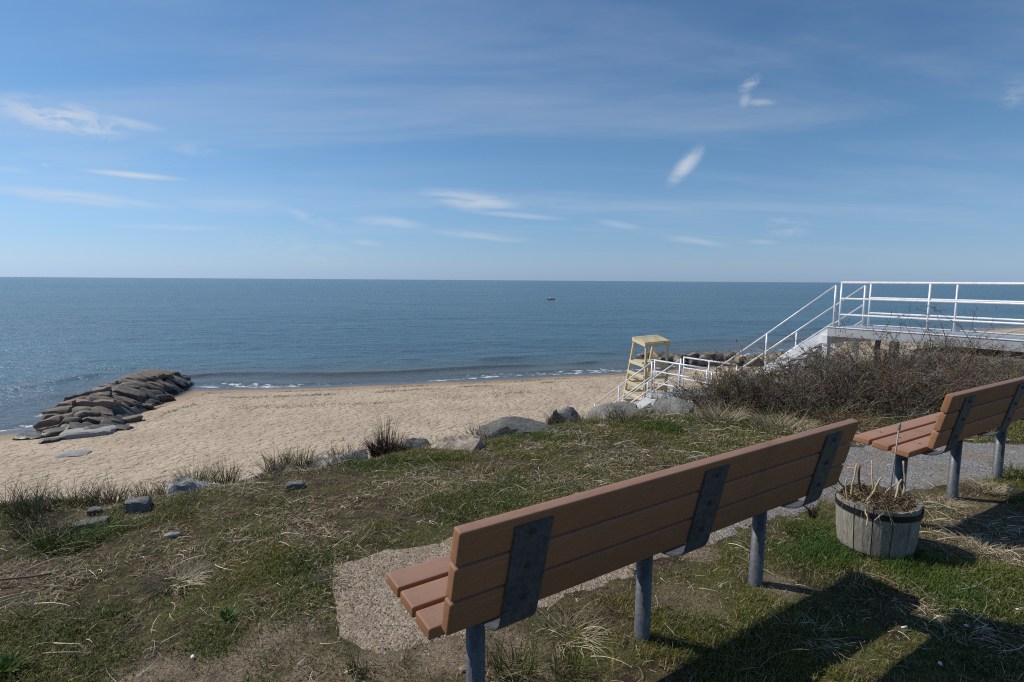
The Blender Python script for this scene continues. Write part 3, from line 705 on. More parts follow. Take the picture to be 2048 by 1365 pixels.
# the groyne beyond the stairs
groyne2 = thing('boulder_groyne', 'short groyne of rounded boulders seen beyond the white stairs', 'groyne', (18.5, 42.0, SEA_Z))
gd2 = np.array([-6.6, 3.0]); gd2 /= np.hypot(*gd2); gn2 = np.array([gd2[1], -gd2[0]])
for s_ in np.arange(-4.5, 8.6, 0.72):
    for t_, hb in ((1.35, -.10), (.6, .22), (-.3, .44), (-1.2, .05)):
        hb2 = hb * (1 - 0.55 * sstep(np.array(s_), 3.5, 8.5)) + 0.14 * (1 - float(sstep(np.array(s_), -4, 0)))
        sc_, tc_ = s_ + rng.uniform(-.2, .2), t_ + rng.uniform(-.15, .15)
        x_, y_ = 18.5 + gd2[0] * sc_ + gn2[0] * tc_, 42.0 + gd2[1] * sc_ + gn2[1] * tc_
        bz = float(beach_z1(np.array(x_), np.array(y_), False)); zz = max(SEA_Z + hb2, bz + hb2 * 0.7)
        rock('stone', (x_ - 18.5, y_ - 42.0, zz - SEA_Z - 0.05), (rng.uniform(.6, 1.35), rng.uniform(.6, 1.05), rng.uniform(.55, .95)), 500 + gi, M_JETF, groyne2, (R(rng.uniform(-30, 30)), R(rng.uniform(-30, 30)), rng.uniform(0, 6)), planes=10, rough=.10, fine=False, boxy=.62)
        gi += 1
# a third one far along the beach
groyne3 = thing('distant_groyne', 'distant line of low brown rocks on the far beach behind the walkway rail', 'groyne', (46, 62, SEA_Z))
for i in range(26):
    a = i / 25.0; x_, y_ = 41 + 15.5 * a + rng.uniform(-.5, .5), 64.5 - 9.5 * a + rng.uniform(-.6, .6)
    bz = float(beach_z1(np.array(x_), np.array(y_), False)); zz = max(SEA_Z, bz)
    rock('stone', (x_ - 46, y_ - 62, zz - SEA_Z + .05), (rng.uniform(1.0, 2.0), rng.uniform(.9, 1.5), rng.uniform(.7, 1.2)), 540 + i, M_JETF, groyne3, (0, 0, rng.uniform(0, 6)), fine=False)

# ------------------------------------------------------------------ white stairway and walkway
M_WHITE, M_ALU = m_white_metal(), m_alu()
S0 = np.array([7.58, 13.35]); DV = np.array([-0.55, 0.836]); DV = DV / np.hypot(*DV); NV = np.array([DV[1], -DV[0]])
WID = 1.38
stair = thing('beach_stairway', 'white railed aluminium walkway and stairs leading down to the beach', 'stairs', (S0[0], S0[1], 0.0))
def SP(t, n, z): return (DV[0] * t + NV[0] * n, DV[1] * t + NV[1] * n, z)
DECK_Z, LAND_Z = 0.33, -2.17
F1, L1, F2 = 0.12, 3.42, 5.52                     # where the flights start, along the run
T_END = 8.35
slope1 = (DECK_Z - LAND_Z) / (L1 - F1); slope2 = 0.70
_posts = {}
def post(t, n, z0, h, r=0.024):
    key = (round(h, 3), r)
    if key not in _posts: _posts[key] = tube_mesh('post', [(0, 0, 0), (0, 0, h)], r, 12)
    return obj('post', _posts[key], M_WHITE, stair, SP(t, n, z0))
def rail(pts, r=0.024, name='rail'):
    return obj(name, tube_mesh(name, pts, r, 10), M_WHITE, stair)
for n in (0.0, WID):
    # walkway: posts every 1.77 m
    for i in range(7): post(-0.112 - 1.77 * i, n, DECK_Z - 0.12, 1.19 + 0.0)
    for h in (1.07, 0.70, 0.33): rail([SP(-0.09, n, DECK_Z + h), SP(-0.112 - 1.77 * 6, n, DECK_Z + h)], 0.026 if h > 1 else 0.022, 'top_rail' if h > 1 else 'rail')
    # upper flight
    zr = lambda t: DECK_Z - slope1 * max(t - F1, 0) if t < L1 else LAND_Z
    for t in (0.02, 1.70, 3.34):
        zb = DECK_Z - slope1 * (t - 0.02); post(t, n, zb - 0.1, 1.10)
    for h in (1.0, 0.53, 0.13): rail([SP(0.02, n, DECK_Z + h), SP(3.34, n, DECK_Z + h - slope1 * 3.32)], 0.022, 'top_rail' if h >= 1 else 'rail')
    # landing
    for t in (3.50, 4.5, 5.50): post(t, n, LAND_Z - 0.1, 1.17)
    for h in (1.07, 0.72, 0.35): rail([SP(3.50, n, LAND_Z + h), SP(5.52, n, LAND_Z + h)], 0.026 if h > 1 else 0.022, 'top_rail' if h > 1 else 'rail')
    # lower flight
    for t in (5.62, 7.07, 8.3):
        zb = LAND_Z - slope2 * (t - 5.62); post(t, n, zb - 0.1, 1.10)
    for h in (1.0, 0.53, 0.13): rail([SP(5.62, n, LAND_Z + h), SP(8.32, n, LAND_Z + h - slope2 * 2.70)], 0.022, 'top_rail' if h >= 1 else 'rail')
    nn = n - 0.05 if n == 0 else n + 0.05
    A = SP(0.05, nn, DECK_Z - 0.10); B = SP(3.5, nn, LAND_Z - 0.02); beam_between('stringer', A, B, 0.05, 0.21, M_WHITE, stair)
    A = SP(5.45, nn, LAND_Z - 0.08); B = SP(T_END, nn, LAND_Z - 0.08 - slope2 * (T_END - 5.45)); beam_between('stringer', A, B, 0.05, 0.24, M_WHITE, stair)
    beam_between('side_beam', SP(0.10, nn - (0.03 if n == 0 else -0.03), DECK_Z - 0.085), SP(-10.9, nn - (0.03 if n == 0 else -0.03), DECK_Z - 0.085), 0.05, 0.20, M_ALU, stair)
    beam_between('edge_strip', SP(0.11, nn - (0.032 if n == 0 else -0.032), DECK_Z + 0.03), SP(-10.92, nn - (0.032 if n == 0 else -0.032), DECK_Z + 0.03), 0.075, 0.022, M_WHITE, stair)
    beam_between('side_beam', SP(3.44, nn, LAND_Z - 0.09), SP(5.56, nn, LAND_Z - 0.09), 0.05, 0.18, M_ALU, stair)
# deck boards (laid across), treads and landing boards
board = box_mesh('deck_board', 0.196, WID + 0.02, 0.03, 0.004, 1)
rot_st = math.atan2(DV[1], DV[0])
for i in range(54): obj('deck_board', board, M_ALU, stair, SP(0.0 - 0.2 * i, WID / 2, DECK_Z + 0.0), (0, 0, rot_st))
for i in range(10): obj('deck_board', board, M_ALU, stair, SP(3.56 + 0.2 * i, WID / 2, LAND_Z), (0, 0, rot_st))
M_TREAD = plain('tread_aluminium', (0.24, 0.245, 0.25), 0.55, 0.3, 0.25, 6)
tread = box_mesh('tread', 0.27, WID, 0.035, 0.004, 1)
nst = 13
for i in range(1, nst): obj('tread', tread, M_TREAD, stair, SP(F1 + (L1 - F1) * i / nst + 0.02, WID / 2, DECK_Z - (DECK_Z - LAND_Z) * i / nst), (0, 0, rot_st))
for i in range(1, 11): obj('tread', tread, M_TREAD, stair, SP(5.52 + 0.265 * i, WID / 2, LAND_Z - 0.185 * i), (0, 0, rot_st))
# carrying posts and brackets
for t, n, zt, zb in ((0.16, 0.0, DECK_Z - 0.15, -3.6), (-0.75, WID - .1, DECK_Z - 0.15, -3.2), (0.16, WID, DECK_Z - 0.15, -3.7), (3.55, 0, LAND_Z - 0.15, -4.4), (3.55, WID, LAND_Z - .15, -4.4), (5.4, 0, LAND_Z - .15, -4.4), (5.4, WID, LAND_Z - .15, -4.4)):
    beam_between('support_post', SP(t, n, zt), SP(t, n, zb), 0.13, 0.13, M_WHITE, stair, up=(DV[0], DV[1], 0))
for t in (-3.2, -6.4, -9.6):
    for n in (0.1, WID - 0.1):
        p_ = SP(t, n, 0); gz0 = float(ground_z1(np.array(p_[0] + S0[0]), np.array(p_[1] + S0[1])))
        beam_between('support_post', SP(t, n, DECK_Z - .1), SP(t, n, gz0 - .2), 0.1, 0.1, M_ALU, stair, up=(DV[0], DV[1], 0))
for t in (0.16, 3.55, 5.4):
    zt = DECK_Z if t < 1 else LAND_Z
    beam_between('cross_beam', SP(t, -0.12, zt - .27), SP(t, WID + .12, zt - .27), 0.16, 0.20, M_WHITE, stair)
M_BLACK = plain('black_rubber', (0.018, 0.018, 0.02), 0.55, var=0.4)
a_ = np.linspace(R(150), R(395), 22)
hose = obj('black_hose', tube_mesh('black_hose', [(0.42 * math.cos(a) * 1.15 * NV[0], 0.42 * math.cos(a) * 1.15 * NV[1] + 0.02 * i / 22, 0.46 * math.sin(a)) for i, a in enumerate(a_)], 0.055, 10), M_BLACK, None, (S0[0] - DV[0] * 0.9 + NV[0] * .62, S0[1] - DV[1] * .9 + NV[1] * .62, -0.06))
tag(hose, 'thick black hose hanging in a loop under the head of the walkway', 'hose')

# ------------------------------------------------------------------ lifeguard stand
M_PINE = m_new_wood()
f2 = np.array([-0.2, 0.98]); e2 = np.array([0.98, 0.2])
SB = np.array([4.85, 20.5])
stand = thing('lifeguard_stand', 'tall lifeguard stand of new pale yellow timber on the sand', 'lifeguard stand', (SB[0], SB[1], float(beach_z1(np.array(SB[0]), np.array(SB[1]), False))))
ZS = stand.location.z
def LS(a, b, z): return (e2[0] * a + f2[0] * b, e2[1] * a + f2[1] * b, z - ZS)
Wd, Dp = 0.92, 1.13
def topz(a, b): return 1.40 - 2.27 + 0.11 * b / Dp + 0.07 * a / Wd
def legpt(a, front, z):
    """point on a leg's axis at height z"""
    zt = topz(a, Dp if front else 0)
    return LS(a, (Dp - 0.05 if front else 0.05) + (0.36 * (zt - z) if front else 0), z)
aL, aR = 0.05, Wd - 0.05
for a in (aL, aR):
    for fr in (True, False):
        zt = topz(a, Dp if fr else 0) - 0.02
        beam_between('leg', legpt(a, fr, zt), legpt(a, fr, ZS - 0.25), 0.085, 0.085, M_PINE, stand, 0.005, up=(f2[0], f2[1], 0.001))
for i in range(7):
    b_ = Dp * (i + .5) / 7
    beam_between('top_plank', LS(-0.04, b_, topz(0, b_) + 0.035), LS(Wd + 0.04, b_, topz(Wd, b_) + 0.035), Dp / 7 - 0.008, 0.035, M_PINE, stand, 0.004)
for a in (-0.015, Wd + 0.015): beam_between('apron', LS(a, -.02, topz(a, 0) - 0.045), LS(a, Dp + .02, topz(a, Dp) - 0.045), 0.036, 0.12, M_PINE, stand)
for b_ in (-0.012, Dp + 0.012): beam_between('apron', LS(0, b_, topz(0, b_) - 0.045), LS(Wd, b_, topz(Wd, b_) - 0.045), 0.036, 0.12, M_PINE, stand)
for i, z in enumerate((-1.68, -2.10, -2.52, -2.95, -3.38, -3.80)):
    for a in (aL - 0.06, aR + 0.06): beam_between('side_rung', legpt(a, False, z), legpt(a, True, z), 0.036, 0.125, M_PINE, stand)
    beam_between('rear_rung', legpt(aL - .03, False, z), legpt(aR + .03, False, z), 0.04, 0.125, M_PINE, stand)
    if i > 1: beam_between('front_rung', legpt(aL - .03, True, z), legpt(aR + .03, True, z), 0.04, 0.125, M_PINE, stand)
for i in range(5):
    q0 = LS(aL - .03, 0.42 + 0.155 * i, -1.60); q1 = LS(aR + .03, 0.42 + 0.155 * i, -1.60)
    beam_between('seat_plank', q0, q1, 0.14, 0.036, M_PINE, stand, 0.004)
for i in range(3):
    q0 = LS(aL - .03, 1.15 + 0.155 * i, -2.40); q1 = LS(aR + .03, 1.15 + 0.155 * i, -2.40)
    beam_between('footrest_plank', q0, q1, 0.14, 0.036, M_PINE, stand, 0.004)

# ------------------------------------------------------------------ benches
SC = 0.78
M_PLANK, M_GALV = m_plank(), m_galv()
M_BOLT = m_galv('bolt_steel', (0.05, 0.045, 0.04), (0.15, 0.14, 0.13))
BH, BT, BG, BA = 0.1235 * SC, 0.044 * SC, 0.0105 * SC, 0.2278
SW, ST, SG, SA, SV, SZ = 0.1138 * SC, 0.0455 * SC, 0.0189 * SC, 0.082, 0.137 * SC, -0.0964 * SC
BL = 2.44 * SC
plank_b = box_mesh('back_plank', BL, BT, BH, 0.0065, 3); plank_b.polygons.foreach_set('use_smooth', np.ones(len(plank_b.polygons), bool)); plank_b.set_sharp_from_angle(angle=R(50))
plank_s = box_mesh('seat_plank', BL, SW, ST, 0.0065, 3); plank_s.polygons.foreach_set('use_smooth', np.ones(len(plank_s.polygons), bool)); plank_s.set_sharp_from_angle(angle=R(50))
def bracket_mesh(wd=0.122, th=0.007):
    b = np.array([-math.sin(BA), math.cos(BA)]); n = np.array([math.cos(BA), math.sin(BA)]); s = np.array([math.cos(SA), math.sin(SA)])
    pts = [b * 0.283 - n * th / 2, b * 0.14 - n * th / 2, b * (-0.012) - n * th / 2]
    end = np.array([SV, SZ]) + s * 0.05 - np.array([-s[1], s[0]]) * th / 2
    P0 = pts[-1]; tgt = end
    # round bend from the back line to the seat underside
    corner = P0 + (-b) * ((P0[1] - (end[1] - 0.01)) / b[1])
    for u in np.linspace(0.12, 1, 9):
        pts.append((1 - u) ** 2 * P0 + 2 * u * (1 - u) * corner + u * u * tgt)
    pts.append(np.array([SV, SZ]) + s * (3 * SW + 2 * SG - 0.03) - np.array([-s[1], s[0]]) * th / 2)
    pts = np.array(pts); t = np.gradient(pts, axis=0); t /= np.linalg.norm(t, axis=1, keepdims=True); nn = np.stack([-t[:, 1], t[:, 0]], 1)
    V = []; m = len(pts)
    for i in range(m):
        for sx_ in (-1, 1):
            for sy_ in (-1, 1):
                q = pts[i] + nn[i] * sy_ * th / 2; V.append((sx_ * wd / 2, q[0], q[1]))
    Fc = []
    for i in range(m - 1):
        a, c = i * 4, (i + 1) * 4
        for e0, e1 in ((0, 1), (1, 3), (3, 2), (2, 0)): Fc.append((a + e0, a + e1, c + e1, c + e0))
    Fc.append((0, 2, 3, 1)); Fc.append(((m - 1) * 4, (m - 1) * 4 + 1, (m - 1) * 4 + 3, (m - 1) * 4 + 2))
    bm = bmesh.new(); vs = [bm.verts.new(v) for v in V]
    for f in Fc: bm.faces.new([vs[i] for i in f])
    bmesh.ops.recalc_face_normals(bm, faces=bm.faces[:])
    # round the two upper corners and the long edges a little
    bmesh.ops.bevel(bm, geom=[e for e in bm.edges if e.calc_face_angle(0) > 0.8], offset=0.0022, segments=2, affect='EDGES')
    me = bm_mesh('bracket', bm, True); me.set_sharp_from_angle(angle=R(40)); return me
BRK = bracket_mesh()
bolt_me = None
def bolt_mesh():
    bm = bmesh.new()
    bmesh.ops.create_cone(bm, cap_ends=True, segments=16, radius1=0.0105, radius2=0.0105, depth=0.0022, matrix=Matrix.Translation((0, 0, 0.0011)))
    bmesh.ops.create_cone(bm, cap_ends=True, segments=6, radius1=0.0068, radius2=0.0062, depth=0.005, matrix=Matrix.Translation((0, 0, 0.0045)))
    bmesh.ops.create_cone(bm, cap_ends=True, segments=8, radius1=0.0034, radius2=0.003, depth=0.003, matrix=Matrix.Translation((0, 0, 0.008)))
    return bm_mesh('bolt', bm)
def dome_mesh():
    bm = bmesh.new(); bmesh.ops.create_uvsphere(bm, u_segments=12, v_segments=6, radius=0.0085)
    for v in bm.verts: v.co.z *= 0.35
    return bm_mesh('bolt', bm, True)
BOLT, DOME = bolt_mesh(), dome_mesh()
LEG = tube_mesh('leg', [(0, 0, -0.80), (0, 0, -0.75), (0, 0, 0.0)], 0.0302, 28)
def bench(loc, rz, ty, tx, label):
    o = thing('park_bench', label, 'bench', loc, 0, 'benches facing the sea'); o.rotation_euler = (Matrix.Rotation(rz, 3, 'Z') @ Matrix.Rotation(ty, 3, 'Y') @ Matrix.Rotation(tx, 3, 'X')).to_euler()
    b = np.array([0, -math.sin(BA), math.cos(BA)]); n = np.array([0, math.cos(BA), math.sin(BA)])
    for k in range(3):
        c = b * (k * (BH + BG) + BH / 2) + n * BT / 2
        obj('back_plank', plank_b, M_PLANK, o, (BL / 2 + rng.uniform(-.002, .002), c[1], c[2]), (BA, 0, 0))
    s = np.array([0, math.cos(SA), math.sin(SA)]); m = np.array([0, -math.sin(SA), math.cos(SA)])
    for k in range(3):
        c = np.array([0, SV, SZ]) + s * (k * (SW + SG) + SW / 2) + m * ST / 2
        pl = obj('seat_plank', plank_s, M_PLANK, o, (BL / 2 + rng.uniform(-.002, .002), c[1], c[2]), (SA, 0, 0))
        for u in (0.28, 1.235, 2.19): obj('bolt', DOME, M_GALV, pl, (u * SC - BL / 2, 0.0, ST / 2))
    for u in (0.28, 1.235, 2.19):
        br = obj('bracket', BRK, M_GALV, o, (u * SC, 0, 0))
        for k in range(3):
            c = b * (k * (BH + BG) + BH / 2) - n * 0.0072
            obj('bolt', BOLT, M_BOLT, br, (rng.uniform(-.004, .004), c[1], c[2]), (BA + math.pi / 2, 0, 0))
        obj('leg', LEG, M_GALV, o, (u * SC, 0.231, SZ + 0.231 * math.sin(SA) * 0.5 - 0.008))
    return o
bench((-0.1577, 1.3347, CAM_Z - 0.8877), 0.5927, -0.007, 0.0157, 'near brown slatted bench seen from behind, leftmost, its seat end over the gravel')
bench((2.206, 2.9009, CAM_Z - 0.8687), 0.5619, -0.0037, 0.0056, 'farther brown slatted bench behind the barrel planter, cut off by the picture edge')

# ------------------------------------------------------------------ barrel planter
M_OLD = m_old_wood(); M_HOOP = plain('black_iron', (0.022, 0.024, 0.028), 0.5, 0.6, 0.35, 20)
pc = np.array([1.930, 2.885]); pz0 = float(ground_z1(np.array(pc[0]), np.array(pc[1])))
planter = thing('barrel_planter', 'weathered grey wooden half barrel planter standing between the two benches', 'planter', (pc[0], pc[1], pz0 - 0.01))
NST, RT_, RB_, PH = 14, 0.192, 0.172, 0.284
def barrel_r(z): u = z / PH; return RB_ + (RT_ - RB_) * (u + 0.9 * u * (1 - u))
for i in range(NST):
    a0 = 2 * math.pi * i / NST + 0.012; a1 = 2 * math.pi * (i + 1) / NST - 0.012
    topj = rng.uniform(-0.012, 0.008); th = 0.020 + rng.uniform(-.002, .002); dr = rng.uniform(-.0025, .0025)
    V = []; zs = np.linspace(0, 1, 7)
    for zz in zs:
        z = zz * (PH + topj); r_ = barrel_r(z) + dr
        for a in (a0, (a0 + a1) / 2, a1):
            V.append((r_ * math.cos(a), r_ * math.sin(a), z)); V.append(((r_ - th) * math.cos(a), (r_ - th) * math.sin(a), z))
    V = np.array(V); V[-6:, 2] += rng.uniform(-.004, .004, 6)
    Fq = []
    for j in range(6):
        b0, b1 = j * 6, (j + 1) * 6
        for e0, e1 in ((0, 2), (2, 4), (4, 5), (5, 3), (3, 1), (1, 0)): Fq.append((b0 + e0, b0 + e1, b1 + e1, b1 + e0))
    Fq += [(36, 38, 39, 37), (38, 40, 41, 39), (0, 1, 3, 2), (2, 3, 5, 4)]
    me = raw_mesh('stave', V, [np.array(Fq)], False); obj('stave', me, M_OLD, planter)
def hoop_mesh(z0, z1, t=0.0025):
    k = 64; V = []
    for i in range(k):
        a = 2 * math.pi * i / k; c, s = math.cos(a), math.sin(a)
        for z in (z0, z1):
            r_ = barrel_r(z) + 0.0035; V.append((r_ * c, r_ * s, z)); V.append(((r_ + t) * c, (r_ + t) * s, z))
    F_ = []
    for i in range(k):
        a, b = i * 4, ((i + 1) % k) * 4
        for e0, e1 in ((1, 3), (3, 2), (2, 0), (0, 1)): F_.append((a + e0, a + e1, b + e1, b + e0))
    return raw_mesh('hoop', np.array(V), [np.array(F_)], False)
obj('hoop', hoop_mesh(PH - 0.058, PH - 0.028), M_HOOP, planter); obj('hoop', hoop_mesh(0.006, 0.032), M_HOOP, planter)
M_SOIL2 = plain('potting_soil', (0.045, 0.030, 0.019), 0.95, 0, 0.6, 60, 1.0)
k = 40; V = [(0, 0, PH - 0.015)]; F_ = []
for j in range(1, 9):
    for i in range(k):
        a = 2 * math.pi * i / k; r_ = 0.172 * j / 8; V.append((r_ * math.cos(a), r_ * math.sin(a), PH - 0.04 + 0.025 * (1 - (j / 8) ** 2) + rng.uniform(-.006, .006)))
T_ = [(0, 1 + i, 1 + (i + 1) % k) for i in range(k)]
for j in range(7):
    for i in range(k): F_.append((1 + j * k + i, 1 + (j + 1) * k + i, 1 + (j + 1) * k + (i + 1) % k, 1 + j * k + (i + 1) % k))
obj('soil', raw_mesh('soil', np.array(V), [np.array(F_), np.array(T_)]), M_SOIL2, planter)
# dead plant with bare bleached stems
M_STEM = plain('bleached_stem', (0.46, 0.35, 0.21), 0.75, 0, 0.3, 30, 0.4); M_STEMD = plain('dark_dead_stem', (0.14, 0.095, 0.06), 0.85, 0, 0.4, 40, 0.5)
dead = thing('dead_plant', 'dead plant with bare bleached stems in the barrel planter', 'plant', (pc[0], pc[1], pz0 + PH - 0.032))
def stem(p0, dirv, L, r0, seed, mt, bend=0.5):
    r = np.random.default_rng(seed); d = np.array(dirv, float); d /= np.linalg.norm(d); P_ = [np.array(p0, float)]; n = 9
    for i in range(n):
        d = d + r.normal(size=3) * 0.30 * bend + np.array([0, 0, 0.05 * bend]); d /= np.linalg.norm(d); P_.append(P_[-1] + d * L / n)
    rad = np.linspace(r0 * 1.15, r0 * 0.7, n + 1) * (1 + 0.18 * r.uniform(-1, 1, n + 1))
    return obj('stem', tube_mesh('stem', P_, rad, 7), mt, dead)
STM = [((-.13, .02, 0), (-.12, 0, 1), .20, .0055), ((-.10, -.05, 0), (.35, -.15, .9), .17, .006), ((-.06, .05, 0), (-.30, .05, 1), .22, .0065), ((.03, .08, 0), (-.18, 0, 1), .19, .005), ((-.02, -.03, 0), (-.9, -.6, .35), .16, .006), ((0.02, -.06, 0), (.95, .15, .35), .17, .0058),
       ((.12, 0, 0), (.22, 0, 1), .22, .0058), ((.10, -.06, 0), (1, .1, .12), .23, .0055), ((.12, -.10, 0), (1, .05, .10), .20, .005), ((-.09, .08, 0), (-.45, 0, .8), .16, .005), ((-.16, 0, 0), (-.25, .1, .8), .12, .005), ((.05, .04, 0), (.3, .1, .7), .12, .0045), ((-.12, -.10, 0), (-.6, -.8, -.1), .16, .0035), ((-.06, -.13, 0), (.0, -.9, .12), .12, .0035)]
for i, (p0, dv, L, r0) in enumerate(STM): stem(p0, dv, L, r0, 900 + i, M_STEM if i not in (2, 9) else M_STEMD)
A = []; B = []; ra = []
for i in range(900):
    a = rng.uniform(0, 6.28); rr = 0.175 * math.sqrt(rng.uniform()); p0 = np.array([rr * math.cos(a), rr * math.sin(a), rng.uniform(-0.005, .02)])
    d = rng.normal(size=3); d[2] = abs(d[2]) * 0.55; d /= np.linalg.norm(d); p1 = p0 + d * rng.uniform(.02, .09); A.append(p0); B.append(p1); ra.append(rng.uniform(.0008, .0022))
for i in range(11):
    a = R(rng.uniform(205, 262)); p = np.array([.12 * math.cos(a) - .05, .12 * math.sin(a), .045]); d = np.array([math.cos(a) * .8, math.sin(a), .25])
    for j in range(5):
        q = p + d * .035; A.append(p); B.append(q); ra.append(.0009); p = q; d = d + np.array([rng.uniform(-.22, .22), rng.uniform(-.1, .1), -.28])
V, Q = segs(np.array(A), np.array(B), np.array(ra), np.array(ra) * .7, 4)
cl = np.where(rng.uniform(size=(len(A), 1)) < .45, np.array([[.30, .22, .12]]), np.array([[.085, .058, .036]])) * rng.uniform(.6, 1.2, (len(A), 1))
M_LITTER = attr_mat('dry_litter', 0.85)
tw = obj('twig_litter', raw_mesh('twig_litter', V, [Q], False, np.repeat(cl, 8, 0)), M_LITTER, dead); tw['kind'] = 'stuff'
stake = thing('metal_stake', 'thin upright metal rod with a small cap stuck in the planter', 'stake', (pc[0] + 0.01, pc[1] - 0.07, pz0 + PH - 0.08))
M_ROD = plain('grey_rod', (0.24, 0.22, 0.19), 0.5, 0.3, .25, 20)
obj('rod', tube_mesh('rod', [(0, 0, 0), (.004, 0, .2), (.02, 0, .455)], .0034, 10), M_ROD, stake)
obj('cap', tube_mesh('cap', [(.0196, 0, .447), (.020, 0, .452), (.021, 0, .468), (.0213, 0, .480), (.0215, 0, .484)], [.0055, .0068, .0068, .005, .0025], 12), M_ROD, stake)
# ------------------------------------------------------------------ turf, straw and tufts
def in_view(x, y, z=0.0, pad=60):
    P = np.stack([x, y, np.zeros_like(x) + z - CAM_Z], -1); d = P @ FW
    u = CX + F_PX * (P @ RT) / np.maximum(d, .01); v = CY - F_PX * (P @ UP) / np.maximum(d, .01)
    return (d > 0.3) & (u > -pad) & (u < 2048 + pad) & (v < 1365 + pad + 60)
def seen(x, y): return np.where(in_view(x, y), 1.0, 0.42 * in_view(x, y, 0.0, 900))      # thinner just outside the frame
def scatter(n, x0, x1, y0, y1, dens):
    """random points with density dens(x, y) in 0..1"""
    x = rng.uniform(x0, x1, n); y = rng.uniform(y0, y1, n)
    k = in_view(x, y, 0.0, 900) | (y > 12); x = x[k]; y = y[k]; n = len(x)
    k = rng.uniform(size=n) < dens(x, y)
    return x[k], y[k]
LUSH = [(G(130, 1090), .22, 1.0), (G(170, 1075), .2, .9), (G(740, 928), .28, .8), (G(850, 935), .3, .6), (G(1640, 1075), .26, 1.0), (G(1660, 1110), .24, 1.0), (G(1800, 1130), .22, .9), (G(1900, 1190), .28, .8), (G(2000, 1180), .25, .6), (G(1310, 855), .45, .6), (G(1000, 1000), .3, .35), (G(480, 920), .3, .4), (G(1560, 1110), .2, .6), (G(1080, 870), .35, .5), (G(2000, 1340), .3, .5)]
def lush_f(x, y):
    r = np.zeros(np.shape(x)); nl_ = fbm(x * 6, y * 6, oct=2, seed=83)
    for c, rr, s in LUSH: r = np.maximum(r, s * (1 - sstep(np.hypot(x - c[0], y - c[1]) + .3 * rr * nl_, rr * .3, rr * 1.2)))
    return r
def patch_f(x, y): return sstep(fbm(x * 1.15, y * 1.15, oct=4, seed=71) * .65 + fbm(x * 5.5, y * 5.5, oct=3, seed=73) * .45, -0.12, 0.26)
def turf_d(x, y):
    d = np.hypot(x, y); near = np.clip(3.1 / d, .22, 1.0) ** 1.25
    e = sstep(sdist(x, y, EDGE), -0.05, 0.25)
    return seen(x, y) * e * np.clip((0.22 + 0.78 * patch_f(x, y)) * (1 - .72 * bare_f(x, y)) + lush_f(x, y), 0, 1) * near * ~on_path(x, y)
x, y = scatter(2950000, -5.6, 7.6, 0.5, 8.6, turf_d)
n = len(x); lu = lush_f(x, y); pf = patch_f(x, y)
P = np.stack([x, y, ground_z(x, y) - .003], 1)
dist = np.hypot(x, y)
h = rng.uniform(.010, .036, n) * (0.7 + .6 * pf) * (1 + 1.1 * lu * rng.uniform(.3, 1, n)); wd = rng.uniform(.0016, .0032, n) * (1 + .22 * np.maximum(dist - 2.5, 0))
g = rng.uniform(size=(n, 1)); hue = np.clip(fbm(x * 2.3, y * 2.3, oct=3, seed=75)[:, None] * .9 + .5 + rng.normal(size=(n, 1)) * .18, 0, 1)
cg = np.array([[.066, .118, .012]]) * (1 - hue) + np.array([[.205, .190, .034]]) * hue
cg = cg * (1 - lu[:, None]) + np.array([[.062, .132, .018]]) * lu[:, None]
dry = (rng.uniform(size=(n, 1)) < (.40 - .34 * lu[:, None] - .22 * pf[:, None]))
cg = np.where(dry, np.array([[.33, .255, .145]]), cg) * rng.uniform(.6, 1.25, (n, 1))
V, Fs, C = blades(P, rng.uniform(0, 6.28, n), h, wd, rng.uniform(.1, .9, n), rng.uniform(.5, 1.5, n), cg, None, True)
M_GRASS = attr_mat('grass_blades', 0.55, 0.28, .15)
turf = obj('turf_grass', raw_mesh('turf_grass', V, Fs, False, C), M_GRASS)
tag(turf, 'short patchy green and olive turf over the bank top', 'grass', kind='stuff')
# flat dead thatch and long pale straws
def straw_d(x, y):
    d = np.hypot(x, y); e = sstep(sdist(x, y, EDGE), -0.25, 0.15)
    return seen(x, y) * e * np.clip(.12 + 1.2 * sstep(fbm(x * 1.6 + 4, y * 1.6, oct=4, seed=85) * .7 + .5 * fbm(x * 6, y * 6, oct=3, seed=87), -.12, .38), 0, 1) * np.clip(3.4 / d, .25, 1) * (1 - .1 * bare_f(x, y)) * (1 - .75 * on_path(x, y))
x, y = scatter(540000, -5.6, 7.6, 0.5, 9.0, straw_d); n = len(x)
P = np.stack([x, y, ground_z(x, y) + rng.uniform(.001, .012, n)], 1)
a = rng.uniform(0, 6.28, n)
cs = np.array([[.24, .185, .12]]) * rng.uniform(.25, 2.0, (n, 1)) * np.where(rng.uniform(size=(n, 1)) < .3, np.array([[.9, .95, 1.05]]), np.array([[1.05, 1, .88]]))
V, Fs, C = blades(P, a, rng.uniform(.015, .06, n), rng.uniform(.0012, .0032, n) * (1 + .18 * np.maximum(np.hypot(x, y) - 2.5, 0)), rng.uniform(1.1, 1.6, n), rng.uniform(1.2, 1.75, n), cs, None, True)
thatch = obj('dead_thatch', raw_mesh('dead_thatch', V, Fs, False, C), M_LITTER); tag(thatch, 'fine brown dead grass thatch lying on the turf', 'thatch', kind='stuff')
